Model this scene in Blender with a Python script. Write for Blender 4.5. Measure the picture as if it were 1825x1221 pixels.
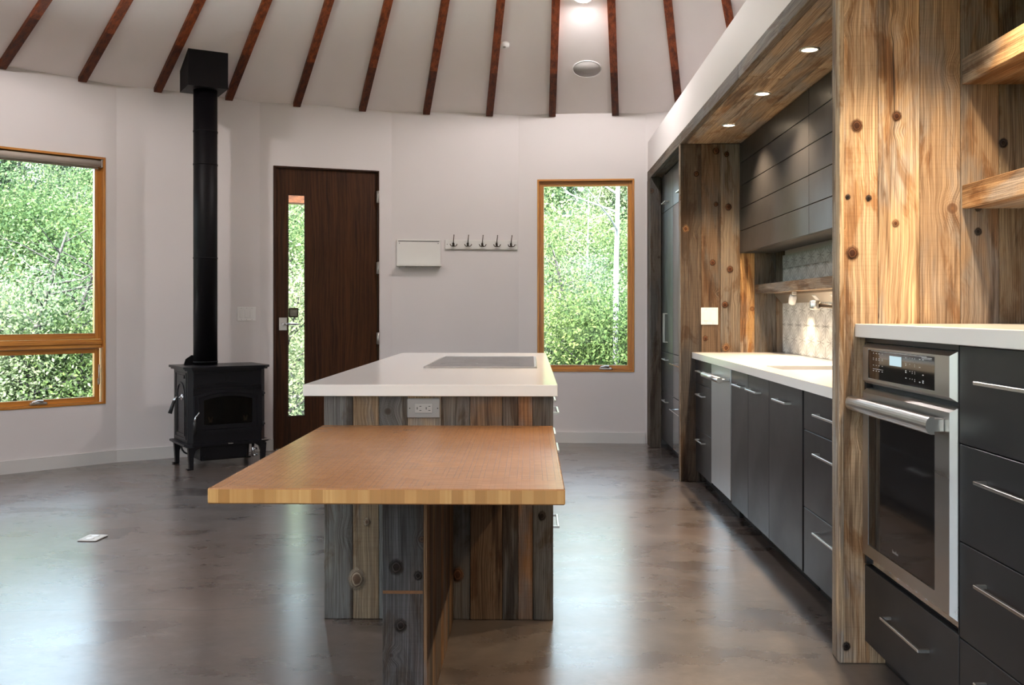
import bpy, bmesh, math, random
from mathutils import Vector, Matrix
random.seed(7)
scene = bpy.context.scene
C = scene.collection
for o in list(bpy.data.objects): bpy.data.objects.remove(o)

# ---------------------------------------------------------------- camera
F_PX, CAM_H = 1700.0, 1.205
cam_d = bpy.data.cameras.new('camera'); cam = bpy.data.objects.new('camera', cam_d); C.objects.link(cam)
cam.location = (0, 0, CAM_H)
cam.rotation_euler = (math.radians(90), 0, math.atan(33.5/F_PX))
cam_d.sensor_width = 36.0; cam_d.lens = 36.0*F_PX/1825.0
cam_d.shift_y = -(610.5-555.0)/1825.0
cam_d.clip_start = 0.05; cam_d.clip_end = 400
scene.camera = cam

# ---------------------------------------------------------------- sky, sun, exposure
world = bpy.data.worlds.new('World'); scene.world = world; world.use_nodes = True
wn = world.node_tree.nodes; wl = world.node_tree.links
bg = wn['Background']
wtc = wn.new('ShaderNodeTexCoord'); wsep = wn.new('ShaderNodeSeparateXYZ'); wr = wn.new('ShaderNodeValToRGB')
wl.new(wtc.outputs['Generated'], wsep.inputs[0]); wl.new(wsep.outputs['Z'], wr.inputs['Fac']); wl.new(wr.outputs['Color'], bg.inputs['Color'])
wr.color_ramp.elements[0].position = 0.0; wr.color_ramp.elements[0].color = (0.74, 0.88, 1.0, 1)
wr.color_ramp.elements[1].position = 0.8; wr.color_ramp.elements[1].color = (0.50, 0.70, 1.0, 1)
bg.inputs['Strength'].default_value = 3.7
sun_d = bpy.data.lights.new('sun', 'SUN'); sun = bpy.data.objects.new('sun', sun_d); C.objects.link(sun)
sun_d.energy = 44.0; sun_d.angle = math.radians(12); sun_d.color = (1, 0.97, 0.97)
sun.rotation_euler = (math.radians(36), 0, math.radians(-20))     # high, from behind the house
vs = scene.view_settings
scene.display_settings.display_device = 'sRGB'
vs.view_transform = 'Standard'; vs.look = 'None'; vs.exposure = 0.96; vs.gamma = 1.0; vs.use_curve_mapping = False
scene.cycles.use_denoising = True
scene.cycles.max_bounces = 10; scene.cycles.diffuse_bounces = 6; scene.cycles.glossy_bounces = 4
scene.cycles.transparent_max_bounces = 24; scene.cycles.transmission_bounces = 6
scene.cycles.sample_clamp_indirect = 6.0; scene.cycles.caustics_reflective = False; scene.cycles.caustics_refractive = False

# ---------------------------------------------------------------- helpers: objects
ORG = {}
def thing(name, label, cat, loc=(0,0,0), rotz=0.0, group=None, world=False):
    o = bpy.data.objects.new(name, None); C.objects.link(o)
    o.empty_display_size = 0.1
    o.location = loc; o.rotation_euler = (0, 0, rotz)
    if label: o['label'] = label
    if cat: o['category'] = cat
    if group: o['group'] = group
    ORG[o] = Vector(loc) if world else Vector((0,0,0))
    return o
class MB:
    def __init__(s): s.v = []; s.f = []; s.sm = []; s.mi = []; s.cur = 0
    def add(s, vs, fs, smooth=False):
        n = len(s.v); s.v += [tuple(v) for v in vs]
        for f in fs: s.f.append([n+i for i in f]); s.sm.append(smooth); s.mi.append(s.cur)
        return s
    def box(s, x0, x1, y0, y1, z0, z1, bev=0.0, M=None):
        if x0 > x1: x0, x1 = x1, x0
        if y0 > y1: y0, y1 = y1, y0
        if z0 > z1: z0, z1 = z1, z0
        if bev <= 0:
            vs = [(x, y, z) for x in (x0, x1) for y in (y0, y1) for z in (z0, z1)]
            fs = [(0,1,3,2),(4,6,7,5),(0,4,5,1),(2,3,7,6),(0,2,6,4),(1,5,7,3)]
        else:
            b = min(bev, (x1-x0)*.49, (y1-y0)*.49, (z1-z0)*.49)
            bm = bmesh.new(); bmesh.ops.create_cube(bm, size=1)
            for v in bm.verts: v.co = Vector(((x0+x1)/2+v.co.x*(x1-x0), (y0+y1)/2+v.co.y*(y1-y0), (z0+z1)/2+v.co.z*(z1-z0)))
            bmesh.ops.bevel(bm, geom=list(bm.edges), offset=b, segments=1, affect='EDGES', profile=.5)
            bm.verts.index_update(); vs = [v.co.copy() for v in bm.verts]; fs = [[v.index for v in f.verts] for f in bm.faces]; bm.free()
        if M is not None: vs = [M @ Vector(v) for v in vs]
        return s.add(vs, fs)
    def prism(s, pts, M, d0, d1):
        """polygon (u,v) swept along w from d0 to d1; M maps (u,v,w)"""
        n = len(pts)
        vs = [M @ Vector((p[0], p[1], d0)) for p in pts] + [M @ Vector((p[0], p[1], d1)) for p in pts]
        fs = [list(range(n))[::-1], list(range(n, 2*n))] + [[i, (i+1) % n, n+(i+1) % n, n+i] for i in range(n)]
        return s.add(vs, fs)
    def ring(s, outer, inner, M, d0, d1):
        n = len(outer)
        vs = []
        for d in (d0, d1):
            vs += [M @ Vector((p[0], p[1], d)) for p in outer]; vs += [M @ Vector((p[0], p[1], d)) for p in inner]
        fs = []
        for i in range(n):
            j = (i+1) % n
            fs += [[i, j, n+j, n+i][::-1], [2*n+i, 2*n+j, 3*n+j, 3*n+i], [i, j, 2*n+j, 2*n+i], [n+j, n+i, 3*n+i, 3*n+j]]
        return s.add(vs, fs)
    def tube(s, pts, r, seg=10, cap=True):
        pts = [Vector(p) for p in pts]; n = len(pts)
        rs = r if isinstance(r, (list, tuple)) else [r]*n
        vs = []; prev = None
        for i, p in enumerate(pts):
            t = (pts[min(i+1, n-1)]-pts[max(i-1, 0)]).normalized()
            if prev is None:
                a = Vector((0,0,1)) if abs(t.z) < .9 else Vector((1,0,0)); a = (a - t*a.dot(t)).normalized()
            else:
                a = (prev - t*prev.dot(t)).normalized()
            prev = a; b = t.cross(a)
            for k in range(seg):
                q = 2*math.pi*k/seg; vs.append(p + (a*math.cos(q)+b*math.sin(q))*rs[i])
        fs = [[i*seg+k, i*seg+(k+1) % seg, (i+1)*seg+(k+1) % seg, (i+1)*seg+k] for i in range(n-1) for k in range(seg)]
        s.add(vs, fs, True)
        if cap:
            m = len(s.v)-len(vs)
            s.f.append([m+k for k in range(seg)][::-1]); s.sm.append(False); s.mi.append(s.cur)
            s.f.append([m+(n-1)*seg+k for k in range(seg)]); s.sm.append(False); s.mi.append(s.cur)
        return s
    def lathe(s, prof, M=None, seg=24, smooth=True, ring=False):
        """profile (r, z) turned about local z"""
        M = M or Matrix.Identity(4); vs = []; n = len(prof)
        for r, z in prof:
            for k in range(seg):
                q = 2*math.pi*k/seg; vs.append(M @ Vector((r*math.cos(q), r*math.sin(q), z)))
        fs = [[i*seg+k, i*seg+(k+1) % seg, (i+1)*seg+(k+1) % seg, (i+1)*seg+k] for i in range(n-1) for k in range(seg)]
        s.add(vs, fs, smooth)
        m = len(s.v)-len(vs)
        if ring:
            for k in range(seg): s.f.append([m+(n-1)*seg+k, m+(n-1)*seg+(k+1) % seg, m+(k+1) % seg, m+k]); s.sm.append(smooth); s.mi.append(s.cur)
            return s
        if prof[0][0] > 1e-6: s.f.append([m+k for k in range(seg)][::-1]); s.sm.append(False); s.mi.append(s.cur)
        if prof[-1][0] > 1e-6: s.f.append([m+(n-1)*seg+k for k in range(seg)]); s.sm.append(False); s.mi.append(s.cur)
        return s
def mesh_of(name, mb, mats, center):
    me = bpy.data.meshes.new(name)
    me.from_pydata([(v[0]-center[0], v[1]-center[1], v[2]-center[2]) for v in mb.v], [], mb.f)
    for m in (mats if isinstance(mats, (list, tuple)) else [mats]): me.materials.append(m)
    me.polygons.foreach_set('use_smooth', mb.sm); me.polygons.foreach_set('material_index', mb.mi)
    bm = bmesh.new(); bm.from_mesh(me)
    if len(bm.faces) < 20000: bmesh.ops.recalc_face_normals(bm, faces=bm.faces)
    bm.to_mesh(me); bm.free(); me.update()
    return me
def bbc(mb):
    a = [min(v[i] for v in mb.v) for i in range(3)]; b = [max(v[i] for v in mb.v) for i in range(3)]
    return Vector([(a[i]+b[i])/2 for i in range(3)])
def part(name, mb, mat, parent, col=None, label=None):
    """coordinates are those of the thing's own frame (or the world for world=True things)"""
    c = bbc(mb); o = bpy.data.objects.new(name, mesh_of(name, mb, mat, c)); C.objects.link(o)
    o.parent = parent; o.location = c - ORG[parent]; ORG[o] = c
    if col: o.color = (*col, 1)
    if label: o['label'] = label
    return o
def solo(name, mb, mat, label=None, cat=None, group=None, kind=None, col=None):
    c = bbc(mb); o = bpy.data.objects.new(name, mesh_of(name, mb, mat, c)); C.objects.link(o)
    o.location = c; ORG[o] = c
    if label: o['label'] = label
    if cat: o['category'] = cat
    if group: o['group'] = group
    if kind: o['kind'] = kind
    if col: o.color = (*col, 1)
    return o
def struct(name, mb, mat, col=None): return solo(name, mb, mat, kind='structure', col=col)
def copy_tree(o, parent=None):
    c = o.copy(); C.objects.link(c); c.parent = parent; ORG[c] = ORG.get(o)
    for ch in list(o.children): copy_tree(ch, c)
    return c
def frame_M(o, x, y, z):
    x, y, z = Vector(x), Vector(y), Vector(z)
    M = Matrix.Identity(4)
    for i, a in enumerate((x, y, z)):
        M[0][i], M[1][i], M[2][i] = a
    M[0][3], M[1][3], M[2][3] = o
    return M

# ---------------------------------------------------------------- helpers: materials
class NT:
    def __init__(s, name):
        s.m = bpy.data.materials.new(name); s.m.use_nodes = True; s.t = s.m.node_tree; s.n = s.t.nodes; s.l = s.t.links
        s.b = s.n['Principled BSDF']; s.out = s.n['Material Output']
    def node(s, typ, ins=None, **kw):
        nd = s.n.new('ShaderNode'+typ)
        for k, v in kw.items(): setattr(nd, k, v)
        if ins:
            for k, v in ins.items(): s.put(nd.inputs[k], v)
        return nd
    def put(s, sock, v):
        if isinstance(v, bpy.types.NodeSocket): s.l.new(v, sock)
        else: sock.default_value = v
    def math(s, op, a, b=None, c=None, clamp=False):
        nd = s.n.new('ShaderNodeMath'); nd.operation = op; nd.use_clamp = clamp
        for i, v in enumerate((a, b, c)):
            if v is not None: s.put(nd.inputs[i], v)
        return nd.outputs[0]
    def mix(s, f, a, b, mode='MIX'):
        nd = s.n.new('ShaderNodeMix'); nd.data_type = 'RGBA'; nd.blend_type = mode; nd.clamp_factor = True
        s.put(nd.inputs[0], f); s.put(nd.inputs[6], a if isinstance(a, bpy.types.NodeSocket) else (*a, 1)[:4]); s.put(nd.inputs[7], b if isinstance(b, bpy.types.NodeSocket) else (*b, 1)[:4])
        return nd.outputs[2]
    def noise(s, vec, scale=1, detail=3, rough=.5, dist=0.0):
        nd = s.node('TexNoise', {'Vector': vec, 'Scale': scale, 'Detail': detail, 'Roughness': rough, 'Distortion': dist}); return nd.outputs['Fac']
    def step(s, x, a, b):
        nd = s.node('MapRange', {0: x, 1: a, 2: b, 3: 0.0, 4: 1.0}, interpolation_type='SMOOTHSTEP'); return nd.outputs[0]
    def lin(s, x, a, b, c, d):
        nd = s.node('MapRange', {0: x, 1: a, 2: b, 3: c, 4: d}); return nd.outputs[0]
    def vmul(s, v, k):
        nd = s.node('VectorMath', {0: v, 1: k}, operation='MULTIPLY'); return nd.outputs[0]
    def vadd(s, v, k):
        nd = s.node('VectorMath', {0: v, 1: k}, operation='ADD'); return nd.outputs[0]
    def bump(s, h, strength=.3, dist=.01):
        nd = s.node('Bump', {'Height': h, 'Strength': strength, 'Distance': dist}); s.l.new(nd.outputs[0], s.b.inputs['Normal'])
    def obj(s): return s.node('TexCoord').outputs['Object']
def plain(name, col, rough=.5, metal=0.0, spec=.5, noise=0.0, nscale=40, coat=0.0):
    t = NT(name); b = t.b
    b.inputs['Roughness'].default_value = rough; b.inputs['Metallic'].default_value = metal
    b.inputs['Specular IOR Level'].default_value = spec; b.inputs['Coat Weight'].default_value = coat
    if noise:
        f = t.noise(t.obj(), nscale, 4, .6)
        t.put(b.inputs['Base Color'], t.mix(f, tuple(c*(1-noise) for c in col), tuple(min(1, c*(1+noise)) for c in col)))
        t.put(b.inputs['Roughness'], t.lin(f, .3, .7, max(.02, rough-.06), rough+.06))
    else: b.inputs['Base Color'].default_value = (*col, 1)
    return t.m
AX = {'z': (0,0,0), 'y': (math.radians(90),0,0), 'x': (0,math.radians(-90),0)}
def grain_vec(t, axis):
    """object coordinates turned so that the grain runs along z, shifted per object"""
    mp = t.node('Mapping', {'Vector': t.obj()}); mp.inputs['Rotation'].default_value = AX[axis]
    rnd = t.node('ObjectInfo').outputs['Random']
    cmb = t.node('CombineXYZ', {0: t.math('MULTIPLY', rnd, 37.0), 1: t.math('MULTIPLY', rnd, 91.0), 2: t.math('MULTIPLY', rnd, 53.0)})
    return t.vadd(mp.outputs[0], cmb.outputs[0]), rnd
def barn(axis='z', name='barn_wood'):
    t = NT(name+'_'+axis); v, rnd = grain_vec(t, axis)
    base = t.node('ObjectInfo').outputs['Color']
    sp = t.node('SeparateXYZ', {0: v}); u = t.math('ADD', sp.outputs[0], sp.outputs[1])
    w2 = t.node('CombineXYZ', {0: u, 1: 0.0, 2: sp.outputs[2]}).outputs[0]          # plane of the board
    rnd2 = t.math('FRACT', t.math('MULTIPLY', rnd, 7.31))
    # knots: some cells of a wide grid carry one
    vor = t.node('TexVoronoi', {'Vector': w2, 'Scale': 4.2, 'Randomness': 1.0})
    d = vor.outputs['Distance']; cr = t.node('SeparateColor', {0: vor.outputs['Color']})
    has = t.math('GREATER_THAN', cr.outputs[0], .2)
    rad = t.lin(cr.outputs[1], 0, 1, .035, .085)
    q = t.math('DIVIDE', d, rad)
    kin = t.math('MULTIPLY', t.step(q, 1.05, .8), has); kring = t.math('MULTIPLY', t.math('MULTIPLY', t.step(q, 1.45, 1.1), t.step(q, .75, 1.0)), has)
    halo = t.math('MULTIPLY', t.step(q, 4.5, .8), has)
    # grain that swerves round the knots
    wob = t.noise(t.vmul(w2, (3.5, 1, 1.6)), 1, 3)
    du = t.math('ADD', t.math('MULTIPLY', t.math('SUBTRACT', wob, .5), .05), t.math('MULTIPLY', halo, .022))
    g_v = t.node('CombineXYZ', {0: t.math('ADD', u, du), 1: t.math('MULTIPLY', rnd, 20.0), 2: sp.outputs[2]}).outputs[0]
    g1 = t.noise(t.vmul(g_v, (70, 1, 1.1)), 1, 6, .62); g2 = t.noise(t.vmul(g_v, (330, 1, 3.2)), 1, 4, .7)
    g = t.math('ADD', t.math('MULTIPLY', g1, .5), t.math('MULTIPLY', g2, .5))
    fib = t.step(g2, .38, .66); late = t.step(g1, .52, .68)
    sawn = t.noise(t.vmul(w2, (2, 1, 130)), 1, 3, .6); sawm = t.math('MULTIPLY', t.step(sawn, .50, .62), t.step(rnd2, .35, .6))
    patch = t.noise(t.vmul(w2, (5, 1, 1.3)), 1, 4, .6, .5); patch2 = t.noise(t.vadd(t.vmul(w2, (9, 1, 2.2)), (31, 7, 3)), 1, 5, .65, .8)
    c = t.mix(fib, t.mix(1.0, base, (.54, .49, .45), 'MULTIPLY'), t.mix(1.0, base, (1.16, 1.15, 1.13), 'MULTIPLY'))
    c = t.mix(t.math('MULTIPLY', late, .5), c, t.mix(1.0, c, (.58, .47, .38), 'MULTIPLY'))
    grey = t.node('HueSaturation', {'Saturation': .42, 'Value': .78, 'Fac': 1.0, 'Color': c}).outputs[0]
    c = t.mix(t.math('MULTIPLY', t.step(patch, .46, .60), .9), c, grey)
    c = t.mix(t.math('MULTIPLY', t.step(patch2, .50, .62), .85), c, t.mix(1.0, c, (.60, .43, .28), 'MULTIPLY'))
    c = t.mix(t.math('MULTIPLY', t.step(t.noise(t.vadd(t.vmul(w2, (12, 1, .9)), (3, 9, 17)), 1, 4, .6, .4), .54, .64), .8), c, t.mix(1.0, c, (.34, .27, .22), 'MULTIPLY'))
    c = t.mix(t.math('MULTIPLY', t.step(t.noise(t.vadd(t.vmul(w2, (10, 1, 1.6)), (13, 2, 7)), 1, 3), .56, .68), .6), c, t.mix(1.0, c, (1.5, 1.45, 1.35), 'MULTIPLY'))
    c = t.mix(t.math('MULTIPLY', sawm, .14), c, t.mix(1.0, c, (.5, .45, .4), 'MULTIPLY'))
    rings = t.math('MULTIPLY_ADD', t.math('SINE', t.math('MULTIPLY', d, 210.0)), .5, .5)
    c = t.mix(t.math('MULTIPLY', t.math('MULTIPLY', halo, rings), .30), c, t.mix(1.0, c, (.5, .36, .25), 'MULTIPLY'))
    kc = t.mix(t.step(q, .35, .8), t.mix(1.0, base, (.22, .12, .06), 'MULTIPLY'), t.mix(1.0, base, (.80, .48, .25), 'MULTIPLY'))
    c = t.mix(t.math('MULTIPLY', kin, .9), c, kc); c = t.mix(t.math('MULTIPLY', kring, .8), c, t.mix(1.0, base, (.25, .15, .09), 'MULTIPLY'))
    # drying cracks and nail holes
    ck = t.math('MULTIPLY', t.step(t.noise(t.vmul(g_v, (120, 1, .7)), 1, 2), .70, .74), .8)
    c = t.mix(ck, c, (.02, .015, .012))
    t.put(t.b.inputs['Base Color'], c)
    t.put(t.b.inputs['Roughness'], t.lin(g, .3, .7, .85, .62)); t.b.inputs['Specular IOR Level'].default_value = .3
    h = t.math('SUBTRACT', t.math('ADD', t.math('MULTIPLY', fib, .6), t.math('MULTIPLY', sawn, .3)), ck)
    t.bump(h, .4, .003)
    return t.m
def wood(name, lo, hi, axis='z', sx=40, sz=1.2, rough=.4, coat=0.0, contrast=(.35,.65), stripes=0.0):
    t = NT(name); v, rnd = grain_vec(t, axis)
    wob = t.noise(t.vmul(v, (2, 2, 1.2)), 1, 2)
    wv = t.node('CombineXYZ', {0: t.math('MULTIPLY', t.math('SUBTRACT', wob, .5), .08), 1: 0.0, 2: 0.0}).outputs[0]
    v2 = t.vadd(v, wv)
    g = t.noise(t.vmul(v2, (sx, sx, sz)), 1, 5, .6)
    g2 = t.noise(t.vmul(v2, (sx*5, sx*5, sz*6)), 1, 3, .6)
    gg = t.math('ADD', t.math('MULTIPLY', g, .7), t.math('MULTIPLY', g2, .3))
    c = t.mix(t.step(gg, *contrast), lo, hi)
    c = t.mix(t.lin(rnd, 0, 1, .0, .35), c, t.mix(1.0, c, (.6, .5, .45), 'MULTIPLY'))
    if stripes:
        sx_ = t.node('SeparateXYZ', {0: v}).outputs[0]
        cell = t.node('TexWhiteNoise', {1: t.math('FLOOR', t.math('MULTIPLY', sx_, stripes))}, noise_dimensions='1D').outputs['Value']
        c = t.mix(t.lin(cell, 0, 1, 0, .45), c, t.mix(1.0, c, (.6, .52, .45), 'MULTIPLY'))
    t.put(t.b.inputs['Base Color'], c)
    t.b.inputs['Specular IOR Level'].default_value = .5 if coat else .2
    t.b.inputs['Roughness'].default_value = rough; t.b.inputs['Coat Weight'].default_value = coat; t.b.inputs['Coat Roughness'].default_value = .25
    t.bump(gg, .12, .003)
    return t.m
def emit(name, col, strength):
    t = NT(name); e = t.node('Emission', {'Color': (*col, 1), 'Strength': strength}); t.l.new(e.outputs[0], t.out.inputs['Surface']); return t.m
def pane_mat(name, tint, refl_ior=1.35):
    t = NT(name)
    tr = t.node('BsdfTransparent', {'Color': (*tint, 1)}); gl = t.node('BsdfGlossy', {'Color': (1,1,1,1), 'Roughness': .02})
    fr = t.node('Fresnel', {'IOR': refl_ior}); mx = t.node('MixShader', {0: fr.outputs[0], 1: tr.outputs[0], 2: gl.outputs[0]})
    t.l.new(mx.outputs[0], t.out.inputs['Surface']); return t.m
BARN = {a: barn(a) for a in 'xyz'}
M = {}
def wall_paint():
    t = NT('wall_paint'); t.b.inputs['Roughness'].default_value = .62; t.b.inputs['Specular IOR Level'].default_value = .3
    n = t.noise(t.obj(), 2.0, 3); t.put(t.b.inputs['Base Color'], t.mix(n, (.635, .60, .595), (.675, .64, .635)))
    t.bump(t.noise(t.obj(), 160, 3), .06, .002); return t.m
M['wall'] = wall_paint()
M['ceiling'] = plain('ceiling_fabric', (.92, .875, .87), .8, noise=.02, nscale=3, spec=.2)
M['base'] = plain('baseboard_paint', (.60, .59, .575), .4)
def floor_mat():
    t = NT('polished_concrete'); v = t.obj()
    big = t.noise(v, .5, 4, .55, .3); mid = t.noise(t.vmul(v, (1.0, 2.0, 1)), 1.5, 8, .64, .15); fine = t.noise(t.vmul(v, (1, 1.7, 1)), 14, 8, .70, .2)
    c = t.mix(t.step(mid, .30, .72), (.074, .060, .053), (.132, .110, .099))
    c = t.mix(t.step(big, .38, .66), c, t.mix(1.0, c, (1.12, .94, .82), 'MULTIPLY'))
    c = t.mix(t.math('MULTIPLY', t.step(fine, .30, .85), .6), c, t.mix(1.0, c, (.62, .60, .60), 'MULTIPLY'))
    c = t.mix(t.math('MULTIPLY', t.step(t.noise(v, 4.5, 8, .70, .25), .46, .74), .30), c, (.25, .225, .21))
    blot = t.math('MULTIPLY', t.step(t.noise(t.vmul(v, (1, 1.4, 1)), 10, 8, .75, .3), .50, .74), t.step(t.noise(v, 1.3, 3, .5), .52, .64))
    c = t.mix(t.math('MULTIPLY', blot, .16), c, (.05, .044, .042))
    # hairline crack running across the slab
    sp = t.node('SeparateXYZ', {0: v})
    wig = t.math('MULTIPLY', t.math('SUBTRACT', t.noise(t.vmul(v, (1, 0, 0)), 1.6, 6, .6), .5), .16)
    dcr = t.math('ABSOLUTE', t.math('SUBTRACT', t.math('ADD', sp.outputs[1], wig), t.math('MULTIPLY_ADD', sp.outputs[0], .06, .68)))
    crack = t.math('MULTIPLY', t.step(dcr, .0045, .0015), t.step(t.noise(v, 3, 2), .36, .5))
    c = t.mix(t.math('MULTIPLY', crack, .75), c, (.03, .027, .025))
    t.put(t.b.inputs['Base Color'], c)
    rr = t.math('ADD', t.lin(mid, .3, .7, .22, .36), t.math('MULTIPLY', blot, .10))
    t.put(t.b.inputs['Roughness'], rr); t.b.inputs['Specular IOR Level'].default_value = .65
    t.b.inputs['Coat Weight'].default_value = .7; t.b.inputs['Coat Roughness'].default_value = .22; t.b.inputs['Coat IOR'].default_value = 1.5
    t.bump(t.math('SUBTRACT', t.noise(v, 5, 5, .6), t.math('MULTIPLY', crack, .6)), .05, .01)
    return t.m
M['floor'] = floor_mat()
M['fir'] = {a: wood('fir_'+a, (.36, .13, .018), (.62, .275, .052), a, 50, 1.4, .35, .25) for a in 'xyz'}
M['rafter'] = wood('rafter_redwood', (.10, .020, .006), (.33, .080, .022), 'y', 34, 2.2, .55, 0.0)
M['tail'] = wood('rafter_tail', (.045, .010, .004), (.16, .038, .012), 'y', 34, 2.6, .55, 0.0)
M['door'] = wood('door_walnut', (.022, .0075, .0022), (.078, .027, .0075), 'z', 60, 1.5, .5, 0.0, stripes=7.0)
M['doorframe'] = wood('door_jamb', (.018, .007, .004), (.06, .024, .012), 'z', 60, 1.5, .45)
M['cab'] = plain('charcoal_laminate', (.020, .019, .020), .36, spec=.32, noise=.05, nscale=2)
M['cab_gloss'] = plain('charcoal_gloss', (.05, .053, .055), .12, spec=.9)
M['gapdark'] = plain('cabinet_shadow_gap', (.012, .012, .012), .7)
M['quartz'] = plain('white_quartz', (.79, .765, .735), .17, spec=.45)
def brushed(name, col, rough, sc):
    t = NT(name); t.b.inputs['Metallic'].default_value = 1.0; t.b.inputs['Base Color'].default_value = (*col, 1)
    t.put(t.b.inputs['Roughness'], t.lin(t.noise(t.vmul(t.obj(), sc), 1, 3, .5), .3, .7, rough-.03, rough+.03)); return t.m
M['steel'] = brushed('brushed_steel', (.60, .585, .565), .30, (14, 2, 14))
M['steelz'] = brushed('brushed_steel_vertical', (.56, .60, .62), .40, (14, 14, 2))
M['nickel'] = plain('satin_nickel', (.62, .60, .57), .3, 1.0)
M['chrome'] = plain('chrome', (.75, .76, .78), .12, 1.0)
M['blackglass'] = plain('black_glass', (.008, .008, .009), .06, spec=.7)
M['iron'] = plain('black_cast_iron', (.005, .0045, .0065), .34, spec=.4, noise=.1, nscale=90)
M['pipe'] = plain('black_stovepipe', (.003, .0024, .0034), .5, spec=.16)
M['plastic'] = plain('white_plastic', (.76, .75, .74), .35)
M['greyplate'] = plain('grey_plate', (.24, .235, .23), .4)
M['black'] = plain('matte_black', (.012, .012, .012), .5)
M['bronze'] = plain('aged_bronze', (.085, .06, .04), .35, .8)
M['whiteboard'] = plain('white_lacquer', (.70, .69, .66), .25)
M['blind'] = plain('linen_blind', (.40, .35, .30), .9, noise=.15, nscale=300)
M['glass'] = pane_mat('window_glass', (.97, .99, .975), 1.22)
M['stoveglass'] = pane_mat('smoked_glass', (.45, .42, .38), 1.35)
M['lampwarm'] = emit('warm_lamp', (1, .80, .55), 22)
M['lampwhite'] = emit('white_lamp', (1, .90, .76), 10)
M['screen'] = emit('lit_display', (.55, .72, .78), .55)
# ================================================================ the round room
CX, CY, RAD, WALL_Z, SLOPE = 0.173, 3.252, 5.54, 3.009, 0.367
NP = 30
def corner(i):
    a = math.radians(-38.961+12*i); return Vector((CX+RAD*math.sin(a), CY+RAD*math.cos(a)))
PANEL_L = (corner(1)-corner(0)).length
def panel_frame(i):
    A, B = corner(i), corner(i+1); d = (B-A).normalized()
    return A, math.atan2(d.y, d.x)
def panel_matrix(i):
    A, r = panel_frame(i); return Matrix.Translation((A.x, A.y, 0)) @ Matrix.Rotation(r, 4, 'Z')
def cone_z(x, y): return WALL_Z+(RAD-math.hypot(x-CX, y-CY))*SLOPE
def oriented(o, i, z=0.0):
    A, r = panel_frame(i); o.location = (A.x, A.y, z); o.rotation_euler = (0, 0, r)
# floor: a slab a little wider than the walls
fm = MB(); seg = 60
fm.prism([(CX+(RAD+.12)*math.sin(2*math.pi*k/seg), CY+(RAD+.12)*math.cos(2*math.pi*k/seg)) for k in range(seg)][::-1], Matrix.Identity(4), -.12, 0)
floor = struct('floor', fm, M['floor'])
# wall panels: openings (s0, s1, z0, z1)
WIN1, WIN2, DOOR = (.02, 1.072, .473, 2.425), (.172, 1.060, .650, 2.418), (.113, 1.044, 0.0, 2.471)
openings = {-1: WIN1, 3: WIN2, 1: DOOR}
for k in (-2, -3, -4, -6, -7, -8, -9, -11, -12): openings[k] = WIN1  # unseen windows behind and to the left, added for more daylight
T = .16
SIDE = {-1: 'wall_left', 0: 'wall_back_left', 1: 'wall_door', 2: 'wall_back', 3: 'wall_back_right'}
for i in range(-13, 17):
    mb = MB(); PM = panel_matrix(i); L = PANEL_L; ex = .017
    def bx(s0, s1, z0, z1):
        if s1-s0 < 1e-4 or z1-z0 < 1e-4: return
        a = 0 if s0 > 1e-3 else ex; b = 0 if s1 < L-1e-3 else ex
        vs = [(s0,0,z0),(s1,0,z0),(s1+b,T,z0),(s0-a,T,z0),(s0,0,z1),(s1,0,z1),(s1+b,T,z1),(s0-a,T,z1)]
        mb.add([PM @ Vector(v) for v in vs], [(0,1,2,3),(4,7,6,5),(0,4,5,1),(2,6,7,3),(1,5,6,2),(0,3,7,4)])
    if i in openings:
        s0, s1, z0, z1 = openings[i]
        bx(0, s0, 0, WALL_Z+.10); bx(s1, L, 0, WALL_Z+.10); bx(s0, s1, 0, z0); bx(s0, s1, z1, WALL_Z+.10)
    else: bx(0, L, 0, WALL_Z+.10)
    nm = SIDE.get(i, 'wall_rear' if i < -1 else 'wall_right')
    struct(nm, mb, M['wall'])
    if -4 <= i <= 3:
        bb = MB(); t_ = .014
        def bs(s0, s1):
            a = t_*math.tan(math.radians(6))
            vs = [(s0+(a if s0 < 1e-3 else 0),-t_,0),(s1-(a if s1 > L-1e-3 else 0),-t_,0),(s1,0,0),(s0,0,0)]
            vs += [(x, y, .098) for x, y, z in vs]
            bb.add([PM @ Vector(v) for v in vs], [(3,2,1,0),(4,5,6,7),(0,1,5,4),(1,2,6,5),(2,3,7,6),(3,0,4,7)])
        if i == 1: bs(0, .113); bs(1.044, L)
        else: bs(0, L)
        struct('baseboard_'+SIDE.get(i, 'wall_rear')[5:], bb, M['base'])
# ceiling: a shallow cone
cm = MB(); seg = 120
prof = [(RAD+.25, WALL_Z-.25*SLOPE), (RAD, WALL_Z), (RAD*.66, WALL_Z+RAD*.34*SLOPE), (RAD*.33, WALL_Z+RAD*.67*SLOPE), (.02, WALL_Z+(RAD-.02)*SLOPE)]
prof += [(r, z+.12) for r, z in prof[::-1]]
cm.lathe(prof, Matrix.Translation((CX, CY, 0)), seg, True, ring=True)
ceiling = struct('ceiling', cm, M['ceiling'])
mod = None
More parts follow.
